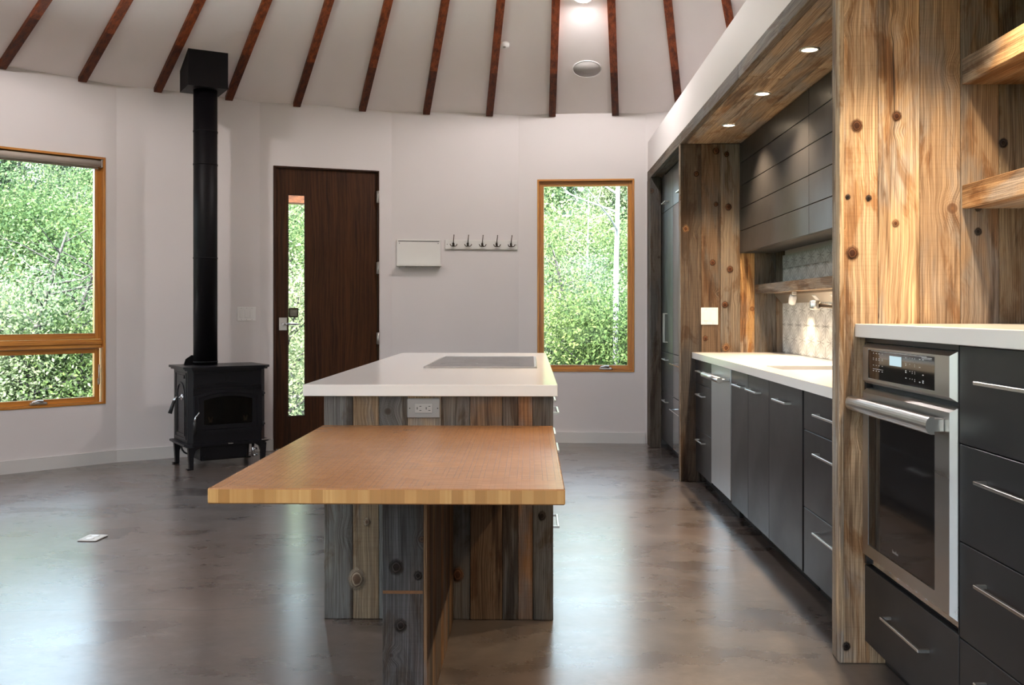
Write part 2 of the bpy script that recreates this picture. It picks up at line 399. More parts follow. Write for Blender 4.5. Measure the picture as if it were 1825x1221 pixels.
# rafters: a dark tail near the wall, a redder upper length
def rafter_mesh(r0, r1, w, h):
    mb = MB(); vs = []
    for r in (r0, r1):
        for dx in (-w/2, w/2):
            for dz in (.01, -h): vs.append((dx, r, WALL_Z+(RAD-r)*SLOPE+dz))
    return mb.add(vs, [(0,1,3,2),(4,6,7,5),(0,2,6,4),(1,5,7,3),(0,4,5,1),(2,3,7,6)])
def link_part(name, me, parent, loc, rotz):
    o = bpy.data.objects.new(name, me); C.objects.link(o); o.parent = parent; o.location = Vector(loc)-ORG[parent]; o.rotation_euler = (0,0,rotz); return o
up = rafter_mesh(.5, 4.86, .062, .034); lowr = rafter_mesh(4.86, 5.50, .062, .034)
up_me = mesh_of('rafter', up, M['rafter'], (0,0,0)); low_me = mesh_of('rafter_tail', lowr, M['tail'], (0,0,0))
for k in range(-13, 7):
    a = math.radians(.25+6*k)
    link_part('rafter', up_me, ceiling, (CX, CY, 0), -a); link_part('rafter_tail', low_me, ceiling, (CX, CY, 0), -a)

# ---------------------------------------------------------------- windows and door
def rect_ring(x0, x1, z0, z1, w): return [(x0,z0),(x1,z0),(x1,z1),(x0,z1)], [(x0+w,z0+w),(x1-w,z0+w),(x1-w,z1-w),(x0+w,z1-w)]
FM = frame_M((0,0,0), (1,0,0), (0,0,1), (0,1,0))      # (u,v,w) -> (x,z,y)
def window(i, n, op, hardware=True, transom=None, simple=False):
    o = bpy.data.objects.new('window_%d' % n, None); C.objects.link(o); o['kind'] = 'structure'; oriented(o, i); ORG[o] = Vector((0,0,0))
    s0, s1, z0, z1 = op
    g = .0015; s0 += g; s1 -= g; z0 += g; z1 -= g
    def rr(name, a, b, c, d, w, y0, y1, mat=None):
        f = MB()
        f.box(a, a+w, y0, y1, c, d); f.box(b-w, b, y0, y1, c, d)
        part(name, f, M['fir']['z'], o)
        h = MB(); h.box(a+w, b-w, y0, y1, d-w, d); h.box(a+w, b-w, y0, y1, c, c+w); part(name, h, M['fir']['x'], o)
    rr('casing', s0, s1, z0, z1, .016, -.006, .11)
    if transom is None:
        rr('sash', s0+.017, s1-.017, z0+.017, z1-.017, .042, .035, .075)
        pm = MB(); pm.box(s0+.059, s1-.059, .052, .056, z0+.059, z1-.059); part('pane', pm, M['glass'], o)
        so = z0+.017
    else:
        t0, t1 = transom
        rr('sash', s0+.017, s1-.017+0, t1+.002, z1-.017, .045, .055, .095)
        pm = MB(); pm.box(s0+.062, s1-.062, .072, .076, t1+.047, z1-.062); part('pane', pm, M['glass'], o)
        tb = MB(); tb.box(s0+.017, s1-.017, .022, .085, t0, t1, .004); tb.box(s0+.017, s1-.017, .012, .03, t0+.03, t1-.012, .004); part('mullion', tb, M['fir']['x'], o)
        rr('sash', s0+.030, s1-.030, z0+.017, t0-.002, .038, .045, .085)
        pm = MB(); pm.box(s0+.068, s1-.068, .062, .066, z0+.055, t0-.04); part('pane', pm, M['glass'], o)
        so = z0+.017
    if hardware:
        c = hardware; h = MB()
        h.box(c-.062, c+.062, .008, .040, z0+.0165, z0+.040, .008)
        h.tube([(c+.03, .012, z0+.046), (c-.01, .006, z0+.050), (c-.048, .008, z0+.040)], [.009,.008,.007], 8)
        part('crank', h, M['nickel'], o)
        if transom is not None:
            l = MB(); l.tube([(s1-.038, .03, transom[0]-.13), (s1-.040, .02, transom[0]-.20), (s1-.038, .03, transom[0]-.26)], .006, 8); l.box(s1-.046, s1-.031, .028, .046, transom[0]-.29, transom[0]-.24, .003); part('latch', l, M['nickel'], o)
    return o
window(-1, 1, WIN1, hardware=.58, transom=(.915, .985))
window(3, 2, WIN2, hardware=.80)
for n_, k in enumerate((-2, -3, -4, -6, -7, -8, -9, -11, -12)): window(k, 3+n_, WIN1, hardware=.58, transom=(.915, .985))  # frames for the added, unseen daylight windows
# roller blind, rolled up at the head of the left window
b = thing('roller_blind', 'beige fabric roller blind rolled up at the head of the large left window', 'blind'); oriented(b, -1)
m_ = MB(); m_.tube([(.045, .024, 2.374), (1.040, .024, 2.374)], .026, 20); part('fabric_roll', m_, M['blind'], b)
m_ = MB(); m_.box(1.0405, 1.0525, .005, .045, 2.345, 2.405, .002); part('bracket', m_, M['nickel'], b)
m_ = MB(); m_.box(.0385, .0445, .005, .045, 2.345, 2.405, .002); part('bracket', m_, M['nickel'], b)
m_ = MB(); m_.box(.05, 1.035, .0495, .054, 2.333, 2.36, .001); part('hem_bar', m_, M['blind'], b)
# entrance door
d = bpy.data.objects.new('door_1', None); C.objects.link(d); d['kind'] = 'structure'; oriented(d, 1); ORG[d] = Vector((0,0,0))
s0, s1, z0, z1 = DOOR
f = MB(); f.box(s0+.0015, s0+.022, -.004, .14, 0.001, z1-.0015); f.box(s1-.010, s1-.0015, -.004, .14, 0.001, z1-.0015); f.box(s0+.022, s1-.010, -.004, .14, z1-.012, z1-.0015)
part('jamb', f, M['doorframe'], d)
g0, g1, h0, h1 = .236, .392, .282, 2.230
sl = MB(); a, b_ = s0+.025, s1-.013
for (x0, x1, y0, y1) in ((a, g0, .006, z1-.015), (g1, b_, .006, z1-.015), (g0, g1, .006, h0), (g0, g1, h1, z1-.015)): sl.box(x0, x1, .030, .074, y0, y1)
slab = part('slab', sl, M['door'], d)
bd = MB(); o_, i_ = rect_ring(g0, g1, h0, h1, .010); bd.ring(o_, i_, FM, .024, .0295); part('glazing_bead', bd, M['doorframe'], d)
pm = MB(); pm.box(g0+.001, g1-.001, .050, .056, h0+.001, h1-.001); part('pane', pm, M['glass'], d)
hp = MB(); hp.box(.163, .232, .020, .0295, 1.039, 1.151, .002); pl = part('handle_plate', hp, M['nickel'], d)
lv = MB(); lv.tube([(.196, .020, 1.094), (.196, -.028, 1.094)], .014, 14); lv.tube([(.196, -.026, 1.094), (.23, -.032, 1.094), (.325, -.030, 1.092)], [.010, .009, .008], 10); part('lever', lv, M['chrome'], pl)
kp = MB(); kp.box(.246, .330, .010, .0235, 1.151, 1.236, .010); kq = part('lock_box', kp, M['bronze'], d)
kp = MB(); kp.box(.255, .321, .004, .0115, 1.160, 1.222, .004); part('cover', kp, plain('pewter', (.22, .205, .17), .35, .9), kq)
for hz in (2.235, 1.596, .962):
    hh = MB(); hh.tube([(1.034, -.008, hz-.055), (1.034, -.008, hz+.055)], .008, 10); hh.box(1.022, 1.034, -.0045, .03, hz-.052, hz+.052); hh.box(1.0345, 1.0425, -.0075, -.0045, hz-.052, hz+.052); part('hinge', hh, M['nickel'], d)
th = MB(); th.box(s0+.023, s1-.011, .01, .13, .0005, .0055); part('threshold', th, M['nickel'], d)

# ---------------------------------------------------------------- kitchen shell (along +Y, fronts face -X)
XF, XB = 1.06, 1.80                 # front of posts and fascia, back wall
YN0, YN1 = 3.285, 3.375             # near partition
YF0, YF1 = 6.785, 6.86              # far partition
YE = 8.46                           # end post
ZS, ZB, ZW = 2.393, 2.473, 2.745    # soffit, top of wood fascia, top of white wall
YC0 = 1.80                          # where the run of cabinets starts, behind the frame's edge
wk = MB(); wk.box(XF+.006, XF+.10, YC0, 8.705, ZB, ZW); wk.box(XF+.10, XB+.12, YC0, 8.52, ZW-.05, ZW)
struct('wall_kitchen', wk, M['wall'])
wb = MB(); wb.box(XB, XB+.12, YC0, 8.50, 0, ZW-.0505); struct('wall_kitchen_rear', wb, M['wall'])
fa = MB(); fa.box(XF, XF+.034, YC0, 4.9, ZS, ZB, .003); tf = struct('trim_1', fa, BARN['y'], (.20, .165, .135))
fb = MB(); fb.box(XF, XF+.034, 4.902, 8.70, ZS, ZB, .003); part('fascia_board', fb, BARN['y'], tf, (.145, .12, .10))
# soffit boards
sb = MB(); sb.box(XF+.0345, XB-.001, YC0, 8.46, ZS+.022, ZS+.06); soffit = struct('ceiling_soffit', sb, M['gapdark'])
xs = [XF+.035, 1.165, 1.285, 1.405, 1.50, 1.63, 1.799]
cols = [(.38,.28,.19),(.42,.31,.205),(.34,.25,.165),(.42,.31,.20),(.22,.16,.11),(.25,.19,.13)]
def soff(y0, y1, n, tone=1.0):
    for k in range(n):
        cuts = [y0, y0+(y1-y0)*random.uniform(.3, .7), y1] if (y1-y0) > 2 else [y0, y1]
        for a, b_ in zip(cuts[:-1], cuts[1:]):
            q = MB(); q.box(xs[k]+.001, xs[k+1]-.001, a+.001, b_-.001, ZS+random.uniform(0, .003), ZS+.0215, .0015)
            j = random.uniform(.85, 1.12)*tone
            part('soffit_plank', q, BARN['y'], soffit, tuple(c*j for c in cols[k]))
soff(YN1, YF0, 4); soff(YC0, YN0, 6); soff(YF1, YE, 1, .45)
# partitions clad in upright boards
def partition(name, y0, y1, core_col):
    c = MB(); c.box(XF+.012, XB-.0005, y0+.018, y1-.014, 0, ZS-.001); return struct(name, c, M['gapdark'])
pf = partition('wall_kitchen_far', YF0, YF1, None)
far = [(1.061, 1.208, (.10,.074,.055)), (1.208, 1.345, (.15,.10,.064)), (1.345, 1.483, (.21,.165,.125)), (1.483, 1.585, (.46,.27,.11)), (1.585, 1.735, (.15,.125,.10)), (1.735, 1.799, (.20,.165,.13))]
for a, b_, c in far:
    q = MB(); q.box(a+.0008, b_-.0008, YF0+random.uniform(0,.003), YF0+.0175, .001, ZS-.0015, .0015); part('plank', q, BARN['z'], pf, c)
q = MB(); q.box(XF, XF+.0115, YF0+.0005, YF1, .001, ZS-.0015, .0015); part('edge_board', q, BARN['z'], pf, (.27,.215,.165))
q = MB(); q.box(XF+.012, XB-.001, YF1-.0135, YF1, .001, ZS-.0015); part('plank', q, BARN['z'], pf, (.09,.075,.06))
pn = partition('wall_kitchen_near', YN0, YN1, None)
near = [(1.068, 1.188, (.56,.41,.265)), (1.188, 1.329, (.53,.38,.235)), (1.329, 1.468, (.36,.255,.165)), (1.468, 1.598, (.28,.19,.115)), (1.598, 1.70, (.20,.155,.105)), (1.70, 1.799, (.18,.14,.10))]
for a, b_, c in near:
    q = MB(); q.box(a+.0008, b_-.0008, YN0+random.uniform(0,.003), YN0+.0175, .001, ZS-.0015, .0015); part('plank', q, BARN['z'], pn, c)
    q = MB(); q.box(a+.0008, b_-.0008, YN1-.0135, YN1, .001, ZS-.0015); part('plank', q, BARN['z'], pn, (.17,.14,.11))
q = MB(); q.box(XF-.004, XF+.0115, YN0-.0005, YN0+.045, .001, ZS-.0015, .002); part('edge_board', q, BARN['z'], pn, (.50,.38,.25))
q = MB(); q.box(XF-.001, XF+.0115, YN0+.0455, YN1, .001, ZS-.0015, .002); part('edge_board', q, BARN['z'], pn, (.36,.30,.235))
ep = MB(); ep.box(XF-.002, XF+.094, YE, YE+.05, .001, ZS-.001, .003); te = struct('trim_2', ep, BARN['z'], (.115,.098,.082))
q = MB(); q.box(XF-.002, XF+.016, YE+.0505, 8.70, .001, ZS-.001, .003); part('edge_board', q, BARN['z'], te, (.13,.11,.092))
# tiled backsplash: square tiles with a burst at the centre and at each corner
def tile_mat():
    t = NT('burst_tile'); sp = t.node('SeparateXYZ', {0: t.vmul(t.obj(), (1/.195, 1/.195, 1/.195))})
    y, z = sp.outputs[1], sp.outputs[2]
    def star(py, pz):
        r = t.math('SQRT', t.math('ADD', t.math('MULTIPLY', py, py), t.math('MULTIPLY', pz, pz)))
        return r, t.math('ARCTAN2', pz, py)
    qy = t.math('SUBTRACT', t.math('ABSOLUTE', y), .5); qz = t.math('SUBTRACT', t.math('ABSOLUTE', z), .5)
    r1, a1 = star(y, z); r2, a2 = star(qy, qz)
    near1 = t.math('LESS_THAN', r1, r2)
    r = t.math('MINIMUM', r1, r2); ang = t.math('ADD', t.math('MULTIPLY', a1, near1), t.math('MULTIPLY', a2, t.math('SUBTRACT', 1.0, near1)))
    w = t.math('MULTIPLY_ADD', t.math('SINE', t.math('MULTIPLY', ang, 14.0)), .5, .5)
    line = t.math('MULTIPLY', t.step(w, .35, .65), t.step(r, .42, .33))
    line = t.math('MULTIPLY', line, t.math('ADD', .55, t.step(r, .28, .05)), clamp=True)
    core = t.step(r, .055, .03)
    f = t.math('MAXIMUM', t.math('MULTIPLY', line, .8), core)
    t.put(t.b.inputs['Base Color'], t.mix(f, (.62, .63, .62), (.13, .13, .13))); t.b.inputs['Roughness'].default_value = .3
    return t.m
M['tile'] = tile_mat()
gr = MB(); gr.box(XB-.012, XB-.0005, YN1+.001, YF0-.001, .916, 1.60); bsp = struct('wall_backsplash', gr, plain('grout', (.34,.33,.32), .8))
tme = None
for c_ in range(17):
    for r_ in range(4):
        y1 = YF0-.004-c_*.1965; y0 = y1-.195; zz0 = .9175+r_*.1965; zz1 = min(zz0+.195, 1.599)
        if y0 < YN1+.002: continue
        cut = r_ == 3
        if tme is None or cut:
            q = MB(); q.box(XB-.020, XB-.0125, y0, y1, zz0, zz1); 
        if cut: part('tile', q, M['tile'], bsp); continue
        if tme is None: o = part('tile', q, M['tile'], bsp); tme = o.data; continue
        o = bpy.data.objects.new('tile', tme); C.objects.link(o); o.parent = bsp; o.location = Vector((XB-.01625, (y0+y1)/2, (zz0+zz1)/2))-ORG[bsp]

# the large knots one can pick out on the boards
def knot_mat():
    t = NT('board_knot'); g = t.node('TexCoord').outputs['Generated']; sp = t.node('SeparateXYZ', {0: t.vadd(g, (-.5, -.5, -.5))})
    x, z = t.math('MULTIPLY', sp.outputs[0], 2.0), t.math('MULTIPLY', sp.outputs[2], 2.0)
    n = t.noise(t.vmul(t.vadd(g, (0,0,0)), (3, 0, 3)), 1, 3); r = t.math('SQRT', t.math('ADD', t.math('MULTIPLY', x, x), t.math('MULTIPLY', z, z)))
    r = t.math('ADD', r, t.math('MULTIPLY', t.math('SUBTRACT', n, .5), .35))
    base = t.node('ObjectInfo').outputs['Color']
    ring = t.math('MULTIPLY_ADD', t.math('SINE', t.math('MULTIPLY', r, 42.0)), .5, .5)
    c = t.mix(t.step(r, .30, .46), t.mix(1.0, base, (.30, .22, .18), 'MULTIPLY'), base)
    c = t.mix(t.math('MULTIPLY', ring, .35), c, t.mix(1.0, c, (.5, .4, .32), 'MULTIPLY'))
    c = t.mix(t.math('MULTIPLY', t.step(r, .46, .52), t.step(r, .62, .55)), c, t.mix(1.0, base, (.25, .2, .17), 'MULTIPLY'))
    pr = t.b; t.put(pr.inputs['Base Color'], c); pr.inputs['Roughness'].default_value = .75; pr.inputs['Specular IOR Level'].default_value = .25
    a = t.math('MULTIPLY', t.math('ADD', t.step(r, .62, .54), t.math('MULTIPLY', t.step(r, .98, .62), .55), clamp=True), .92)
    mx = t.node('MixShader', {0: a, 1: t.node('BsdfTransparent').outputs[0], 2: pr.outputs[0]}); t.l.new(mx.outputs[0], t.out.inputs['Surface']); return t.m
M['knot'] = knot_mat()
KC = {'knot_core': (.17,.075,.035), 'knot_rim': (.34,.19,.095), 'knot_black': (.05,.038,.032), 'knot_tan': (.36,.28,.20)}
def knot(parent, x, y, z, r, core='knot_core', rim=None, sq=1.2, lean=.0):
    m = MB(); F = frame_M((x, y, z), (1,0,lean), (0,0,sq), (0,-1,0)); R_ = r*1.5
    m.lathe([(R_, .0), (R_, .0004), (0, .0005)], F, 20); part('knot', m, M['knot'], parent, KC[core])
def xz(px, py, Y):
    a = (px-912.5)/F_PX; b = (555-py)/F_PX; th = math.atan(33.5/F_PX); c_, s_ = math.cos(th), math.sin(th); t_ = Y/(a*s_+c_); return t_*(a*c_-s_), CAM_H+t_*b
for px, py, r in ((1527, 224, .016), (1519, 451, .017), (1511, 351, .007), (1548, 353, .008), (1598, 207, .013), (1596, 398, .010), (1743, 370, .010), (1743, 413, .010), (1508, 1152, .011), (1788, 255, .012)):
    x, z = xz(px, py, YN0); knot(pn, x, YN0-.0004, z, r, 'knot_core' if r > .012 else 'knot_black' if px < 1560 or px > 1700 else 'knot_rim')
for px, py, r in ((1298, 369, .018), (1276, 269, .018), (1295, 275, .014), (1301, 480, .018), (1292, 543, .018), (1294, 620, .024), (1270, 468, .016), (1257, 603, .014), (1222, 408, .020), (1241, 310, .014), (1276, 364, .012)):
    x, z = xz(px, py, YF0); knot(pf, x, YF0-.0004, z, r, 'knot_rim' if py in (620, 408) else 'knot_core', 'knot_rim', 1.2)
# ================================================================ kitchen units
def pull(x, y0, y1, z, sgn=-1, out=.032):
    """flat bar pull on a front at x, bar along y"""
    m = MB(); xo = x+sgn*out
    m.box(xo, xo-sgn*.009, y0, y1, z-.0045, z+.0045, .0012)
    for yy in (y0, y1-.009): m.box(x+sgn*.0003, xo-sgn*.0085, yy, yy+.009, z-.0045, z+.0045)
    return m
def front(m, x, y0, y1, z0, z1, g=.0018): return m.box(x, x+.019, y0+g, y1-g, z0+g, z1-g, .0012)
ZK, ZT = .085, .873           # toe kick, underside of the worktop
def carcass(o, xf, y0, y1, ztop=ZT, zk=ZK):
    m = MB(); m.box(xf+.0195, XB-.002, y0+.0015, y1-.0015, zk, ztop-.003); m.box(xf+.07, XB-.01, y0+.004, y1-.004, .0008, zk); part('carcass', m, M['gapdark'], o)
def drawer(o, xf, y0, y1, z0, z1, h0, h1, hz, name='drawer', mat='cab', hm='nickel', out=.032):
    m = MB(); front(m, xf, y0, y1, z0, z1); dr = part(name, m, M[mat], o)
    if h0 is not None: part('handle', pull(xf, h0, h1, hz, out=out), M[hm], dr)
    return dr
XC = 1.168
def unit(name, label, cat, y0, y1, xf=XC, **k):
    o = thing(name, label, cat, (xf+.3, (y0+y1)/2, 0), world=True); return o
# drawers next to the far partition
o = unit('drawer_cabinet', 'narrow charcoal three-drawer base cabinet between the dark board partition and the dishwasher', 'cabinet', 6.18, 6.78)
carcass(o, XC, 6.18, 6.78)
for z0, z1, hz in ((.085,.384,.318), (.384,.701,.632), (.701,.87,.793)): drawer(o, XC, 6.18, 6.78, z0, z1, 6.40, 6.635, hz)
# dishwasher
o = thing('dishwasher', 'stainless steel dishwasher with a thick tubular handle under the long white worktop', 'dishwasher', (XC+.3, 5.88, 0), world=True)
m = MB(); m.box(XC+.0205, XB-.02, 5.584, 6.176, .09, ZT-.003); part('body', m, M['gapdark'], o)
m = MB(); m.box(XC-.004, XC+.020, 5.584, 6.176, .10, .868, .003); dp = part('door', m, M['steelz'], o)
m = MB(); m.tube([(XC-.062, 5.61, .800), (XC-.062, 6.15, .800)], .017, 16)
part('handle_bar', m, M['steel'], dp)
for yy in (5.612, 6.118):
    m = MB(); m.box(XC-.060, XC-.0045, yy, yy+.03, .791, .809, .003); part('handle_bracket', m, M['steel'], dp)
m = MB(); m.box(XC+.05, XC+.1, 5.59, 6.17, .001, .0895); part('toe_panel', m, M['gapdark'], o)
# pull-out
o = unit('pullout_cabinet', 'tall single-front charcoal pull-out cabinet just right of the stainless dishwasher', 'cabinet', 5.153, 5.58)
carcass(o, XC, 5.153, 5.58); drawer(o, XC, 5.153, 5.58, .085, .87, 5.20, 5.435, .79, 'door')
# sink base: two doors
o = unit('sink_cabinet', 'charcoal two-door sink base cabinet under the small undermount sink', 'cabinet', 4.127, 5.153)
m = MB(); m.box(XC+.0195, XB-.002, 4.129, 5.151, .085, .60); m.box(XC+.07, XB-.01, 4.131, 5.149, .0008, .085); part('carcass', m, M['gapdark'], o)
drawer(o, XC, 4.70, 5.153, .085, .87, 4.86, 5.095, .79, 'door'); drawer(o, XC, 4.127, 4.70, .085, .87, 4.30, 4.535, .79, 'door')
# drawers next to the near partition
o = unit('drawer_cabinet', 'charcoal three-drawer base cabinet half hidden behind the pale board partition', 'cabinet', 3.378, 4.105)
carcass(o, XC, 3.378, 4.105)
for z0, z1, hz in ((.085,.371,.306), (.371,.702,.625), (.702,.87,.785)): drawer(o, XC, 3.378, 4.105, z0, z1, 3.60, 3.885, hz)
# long worktop with a sink cut-out
m = MB(); sx0, sx1, sy0, sy1 = 1.25, 1.67, 4.763, 5.10; y0, y1 = YN1+.001, YF0-.001; xf = 1.142
for (a, b_, c, d_) in ((xf, sx0, y0, y1), (sx1, XB-.021, y0, y1), (sx0, sx1, y0, sy0), (sx0, sx1, sy1, y1)): m.box(a, b_, c, d_, .8735, .915)
solo('worktop', m, M['quartz'], 'long white quartz worktop along the tiled backsplash with a sink cut-out', 'worktop')
m = MB(); w = .002
m.box(sx0-.012, sx0-.001, sy0-.012, sy1+.012, .68, .8725); m.box(sx1+.001, sx1+.012, sy0-.012, sy1+.012, .68, .8725)
m.box(sx0-.001, sx1+.001, sy0-.012, sy0-.001, .68, .8725); m.box(sx0-.001, sx1+.001, sy1+.001, sy1+.012, .68, .8725); m.box(sx0-.012, sx1+.012, sy0-.012, sy1+.012, .672, .68)
o = thing('sink', 'small square stainless undermount sink set into the long worktop', 'sink', (1.46, 4.93, .672), world=True)
part('bowl', m, M['steel'], o); m = MB(); m.lathe([(.04, .6805), (.04, .683), (.03, .684), (0, .684)], Matrix.Translation((1.46, 4.93, 0))); part('drain', m, M['chrome'], o)
# faucet
o = thing('faucet', 'brushed steel swing-arm faucet with a cylindrical head over the small sink', 'faucet', (1.73, 4.93, .9155), world=True)
m = MB(); m.lathe([(.028, .9155), (.028, .925), (.018, .93), (.018, 1.20), (.020, 1.205), (.020, 1.235), (.0, 1.24)], Matrix.Translation((1.73, 4.93, 0))); part('column', m, M['nickel'], o)
m = MB(); m.tube([(1.73, 4.93, 1.218), (1.52, 5.075, 1.238)], .011, 10); part('arm', m, M['bronze'], o)
m = MB(); m.lathe([(.0, 1.214), (.023, 1.215), (.027, 1.222), (.027, 1.258), (.024, 1.262), (0, 1.262)], Matrix.Translation((1.505, 5.085, 0))); part('spray_head', m, M['nickel'], o)
# board ledge on the backsplash with an outlet strip and a small spot under it
o = thing('wall_shelf', 'weathered board ledge fixed across the tiled backsplash', 'shelf', (1.69, 5.08, 1.33), world=True)
m = MB(); m.box(1.60, XB-.0205, YN1+.002, YF0-.002, 1.331, 1.347, .002); part('underside_board', m, BARN['y'], o, (.24,.19,.14))
m = MB(); m.box(1.588, 1.60, YN1+.002, YF0-.002, 1.329, 1.393, .002); part('front_board', m, BARN['y'], o, (.25,.20,.155))
m = MB(); m.box(1.60, XB-.0205, YN1+.002, YF0-.002, 1.377, 1.392, .002); part('top_board', m, BARN['y'], o, (.22,.18,.14))
o = thing('outlet_strip', 'slanted grey metal outlet strip under the board ledge', 'outlet strip', (1.75, 5.1, 1.27), world=True)
SM = frame_M((0,0,0), (1,0,0), (0,0,1), (0,-1,0))
m = MB(); m.prism([(XB-.021, 1.330), (XB-.021, 1.262), (XB-.036, 1.262), (XB-.086, 1.318), (XB-.086, 1.330)], SM, -(YF0-.05), -(YN1+.3)); part('housing', m, plain('strip_metal', (.50,.47,.43), .3, .9), o)
for yy in (5.85, 5.50):
    m = MB(); fm_ = frame_M((XB-.061, yy, 1.290), (0,1,0), (-.05/.0751, 0, .056/.0751), (-.056/.0751, 0, -.05/.0751)); m.box(-.035, .035, -.02, .02, .0005, .004, M=fm_); part('socket', m, M['plastic'], o)
o = thing('spot_light', 'small white swivel spot light under the board ledge', 'light', (1.64, 6.05, 1.30), world=True)
m = MB(); m.lathe([(.022, -.035), (.024, .0), (.020, .025), (0, .028)], frame_M((1.66, 6.08, 1.286), (1,0,0), (0,.8,.6), (0,-.6,.8))); part('lamp_head', m, M['plastic'], o)
m = MB(); m.box(1.647, 1.673, 6.04, 6.075, 1.308, 1.3305, .002); part('mount', m, M['nickel'], o)
# upper cabinets of horizontal lift panels
XU = 1.478
for y0, y1, lab in ((5.10, 6.783, 'far half of the charcoal wall cabinets, five horizontal lift panels beside the dark board partition'), (3.377, 5.10, 'near half of the charcoal wall cabinets, five horizontal lift panels behind the pale board partition')):
    o = thing('wall_cabinet', lab, 'cabinet', (1.6, (y0+y1)/2, 1.613), world=True)
    m = MB(); m.box(XU+.0195, XB-.08, y0+.001, y1-.001, 1.616, 2.391); part('carcass', m, M['gapdark'], o)
    zz = [1.613, 1.771, 1.928, 2.088, 2.248, 2.391]
    for a, b_ in zip(zz[:-1], zz[1:]):
        m = MB(); front(m, XU, y0, y1, a, b_, .0022); part('panel', m, M['cab'], o)
# pantry and refrigerator beyond the far partition
XP = 1.156
o = thing('pantry_cabinet', 'tall charcoal pantry cabinet at the far end beside the dark end post', 'cabinet', (1.5, 8.1, 0), world=True)
m = MB(); m.box(XP+.0195, XB-.002, 7.782, 8.455, .085, 2.38); m.box(XP+.07, XB-.01, 7.79, 8.45, .001, .085); part('carcass', m, M['gapdark'], o)
drawer(o, XP, 7.78, 8.457, 2.062, 2.38, 8.02, 8.25, 2.13, 'top_door')
for a, b_, hy in ((7.78, 8.118, 8.085), (8.118, 8.457, 8.148)):
    dd = drawer(o, XP, a, b_, .858, 2.062, None, None, None, 'door')
    m = MB(); m.box(XP-.032, XP-.023, hy-.0045, hy+.0045, .94, 1.19, .001); m.box(XP-.024, XP-.0004, hy-.0045, hy+.0045, .94, .949); m.box(XP-.024, XP-.0004, hy-.0045, hy+.0045, 1.181, 1.19); part('handle', m, M['nickel'], dd)
drawer(o, XP, 7.78, 8.457, .509, .858, 8.03, 8.26, .795); drawer(o, XP, 7.78, 8.457, .085, .509, 8.03, 8.26, .44)
o = thing('refrigerator', 'glossy built-in refrigerator column squeezed behind the dark board partition', 'refrigerator', (1.5, 7.32, 0), world=True)
m = MB(); m.box(XP+.0195, XB-.002, 6.863, 7.778, .085, 2.38); m.box(XP+.07, XB-.01, 6.87, 7.77, .001, .085); part('body', m, M['gapdark'], o)
drawer(o, XP, 6.863, 7.78, 2.062, 2.38, 7.2, 7.44, 2.13, 'top_door')
drawer(o, XP, 6.863, 7.78, .858, 2.062, None, None, None, 'door', mat='cab_gloss')
for z0, z1, hz in ((.509,.858,.79), (.085,.509,.425)): drawer(o, XP, 6.863, 7.78, z0, z1, 7.02, 7.62, hz, 'freezer_drawer', 'cab_gloss', 'chrome', .055)
# ---------------------------------------------------------------- oven side of the near partition
XO = 1.14; YO0, YO1 = 2.563, 3.281
o = thing('wall_oven', 'stainless single wall oven with a black glass door under the raised worktop', 'oven', (XO+.3, 2.9, .36), world=True)
m = MB(); m.box(XO+.022, XB-.02, 2.585, 3.262, .37, 1.105); part('body', m, M['gapdark'], o)
oy0, oy1 = 2.570, 3.262
SX = frame_M((0,0,0), (0,1,0), (0,0,1), (-1,0,0))       # (u,v,w) -> (y, z, -x)
def bevel_frame(y0, y1, z0, z1, x_back, x_front, cham, gy0, gy1, gz0, gz1, depth):
    """picture-frame front with chamfered rim and a recess for the glass"""
    m = MB()
    O = [(y0,z0),(y1,z0),(y1,z1),(y0,z1)]; P = [(y0+cham,z0+cham),(y1-cham,z0+cham),(y1-cham,z1-cham),(y0+cham,z1-cham)]; G = [(gy0,gz0),(gy1,gz0),(gy1,gz1),(gy0,gz1)]
    vs = [(x_back+.02, a, b) for a, b in O] + [(x_back, a, b) for a, b in O] + [(x_front, a, b) for a, b in P] + [(x_front, a, b) for a, b in G] + [(x_front+depth, a, b) for a, b in G]
    fs = []
    for l in range(4):
        for i in range(4): fs.append([l*4+i, l*4+(i+1) % 4, (l+1)*4+(i+1) % 4, (l+1)*4+i])
    fs.append([0,1,2,3]); fs.append([16,17,18,19])
    return m.add(vs, fs)
cp = part('control_panel', bevel_frame(oy0, oy1, .962, 1.097, XO, XO-.017, .012, 2.676, 3.200, .982, 1.080, .004), M['steel'], o)
m = MB(); m.box(XO-.0165, XO-.0135, 2.678, 3.198, .984, 1.078); cg = part('control_glass', m, M['blackglass'], cp)
m = MB(); m.box(XO-.0172, XO-.0167, 2.915, 3.010, 1.036, 1.066); part('display', m, M['screen'], cp)
mk = MB(); rr_ = random.Random(3)
def dash(y, z, w, h=.0022): mk.box(XO-.0170, XO-.0167, y-w/2, y+w/2, z-h/2, z+h/2)
for yy in (3.150, 3.125, 3.100, 3.072):
    for zz in (1.068, 1.052, 1.047, 1.029, 1.011): dash(yy, zz, rr_.uniform(.006, .010))
for yy in (2.880, 2.850, 2.832, 2.814, 2.778, 2.755):
    for zz in (1.066, 1.048, 1.043, 1.027, 1.022, 1.005, 1.000): 
        if rr_.random() < .8: dash(yy, zz, .009 if yy in (2.880, 2.778, 2.755) else .003, .0028)
dash(3.11, 1.017, .09, .0012); dash(2.95, 1.0755, .44, .0012); dash(2.73, 1.0725, .07, .0016); dash(2.73, 1.069, .07, .0012)
part('printed_markings', mk, plain('print_white', (.6,.6,.6), .5), cp)
dr = part('door', bevel_frame(oy0, oy1, .376, .945, XO, XO-.017, .012, 2.676, 3.200, .428, .872, .006), M['steel'], o)
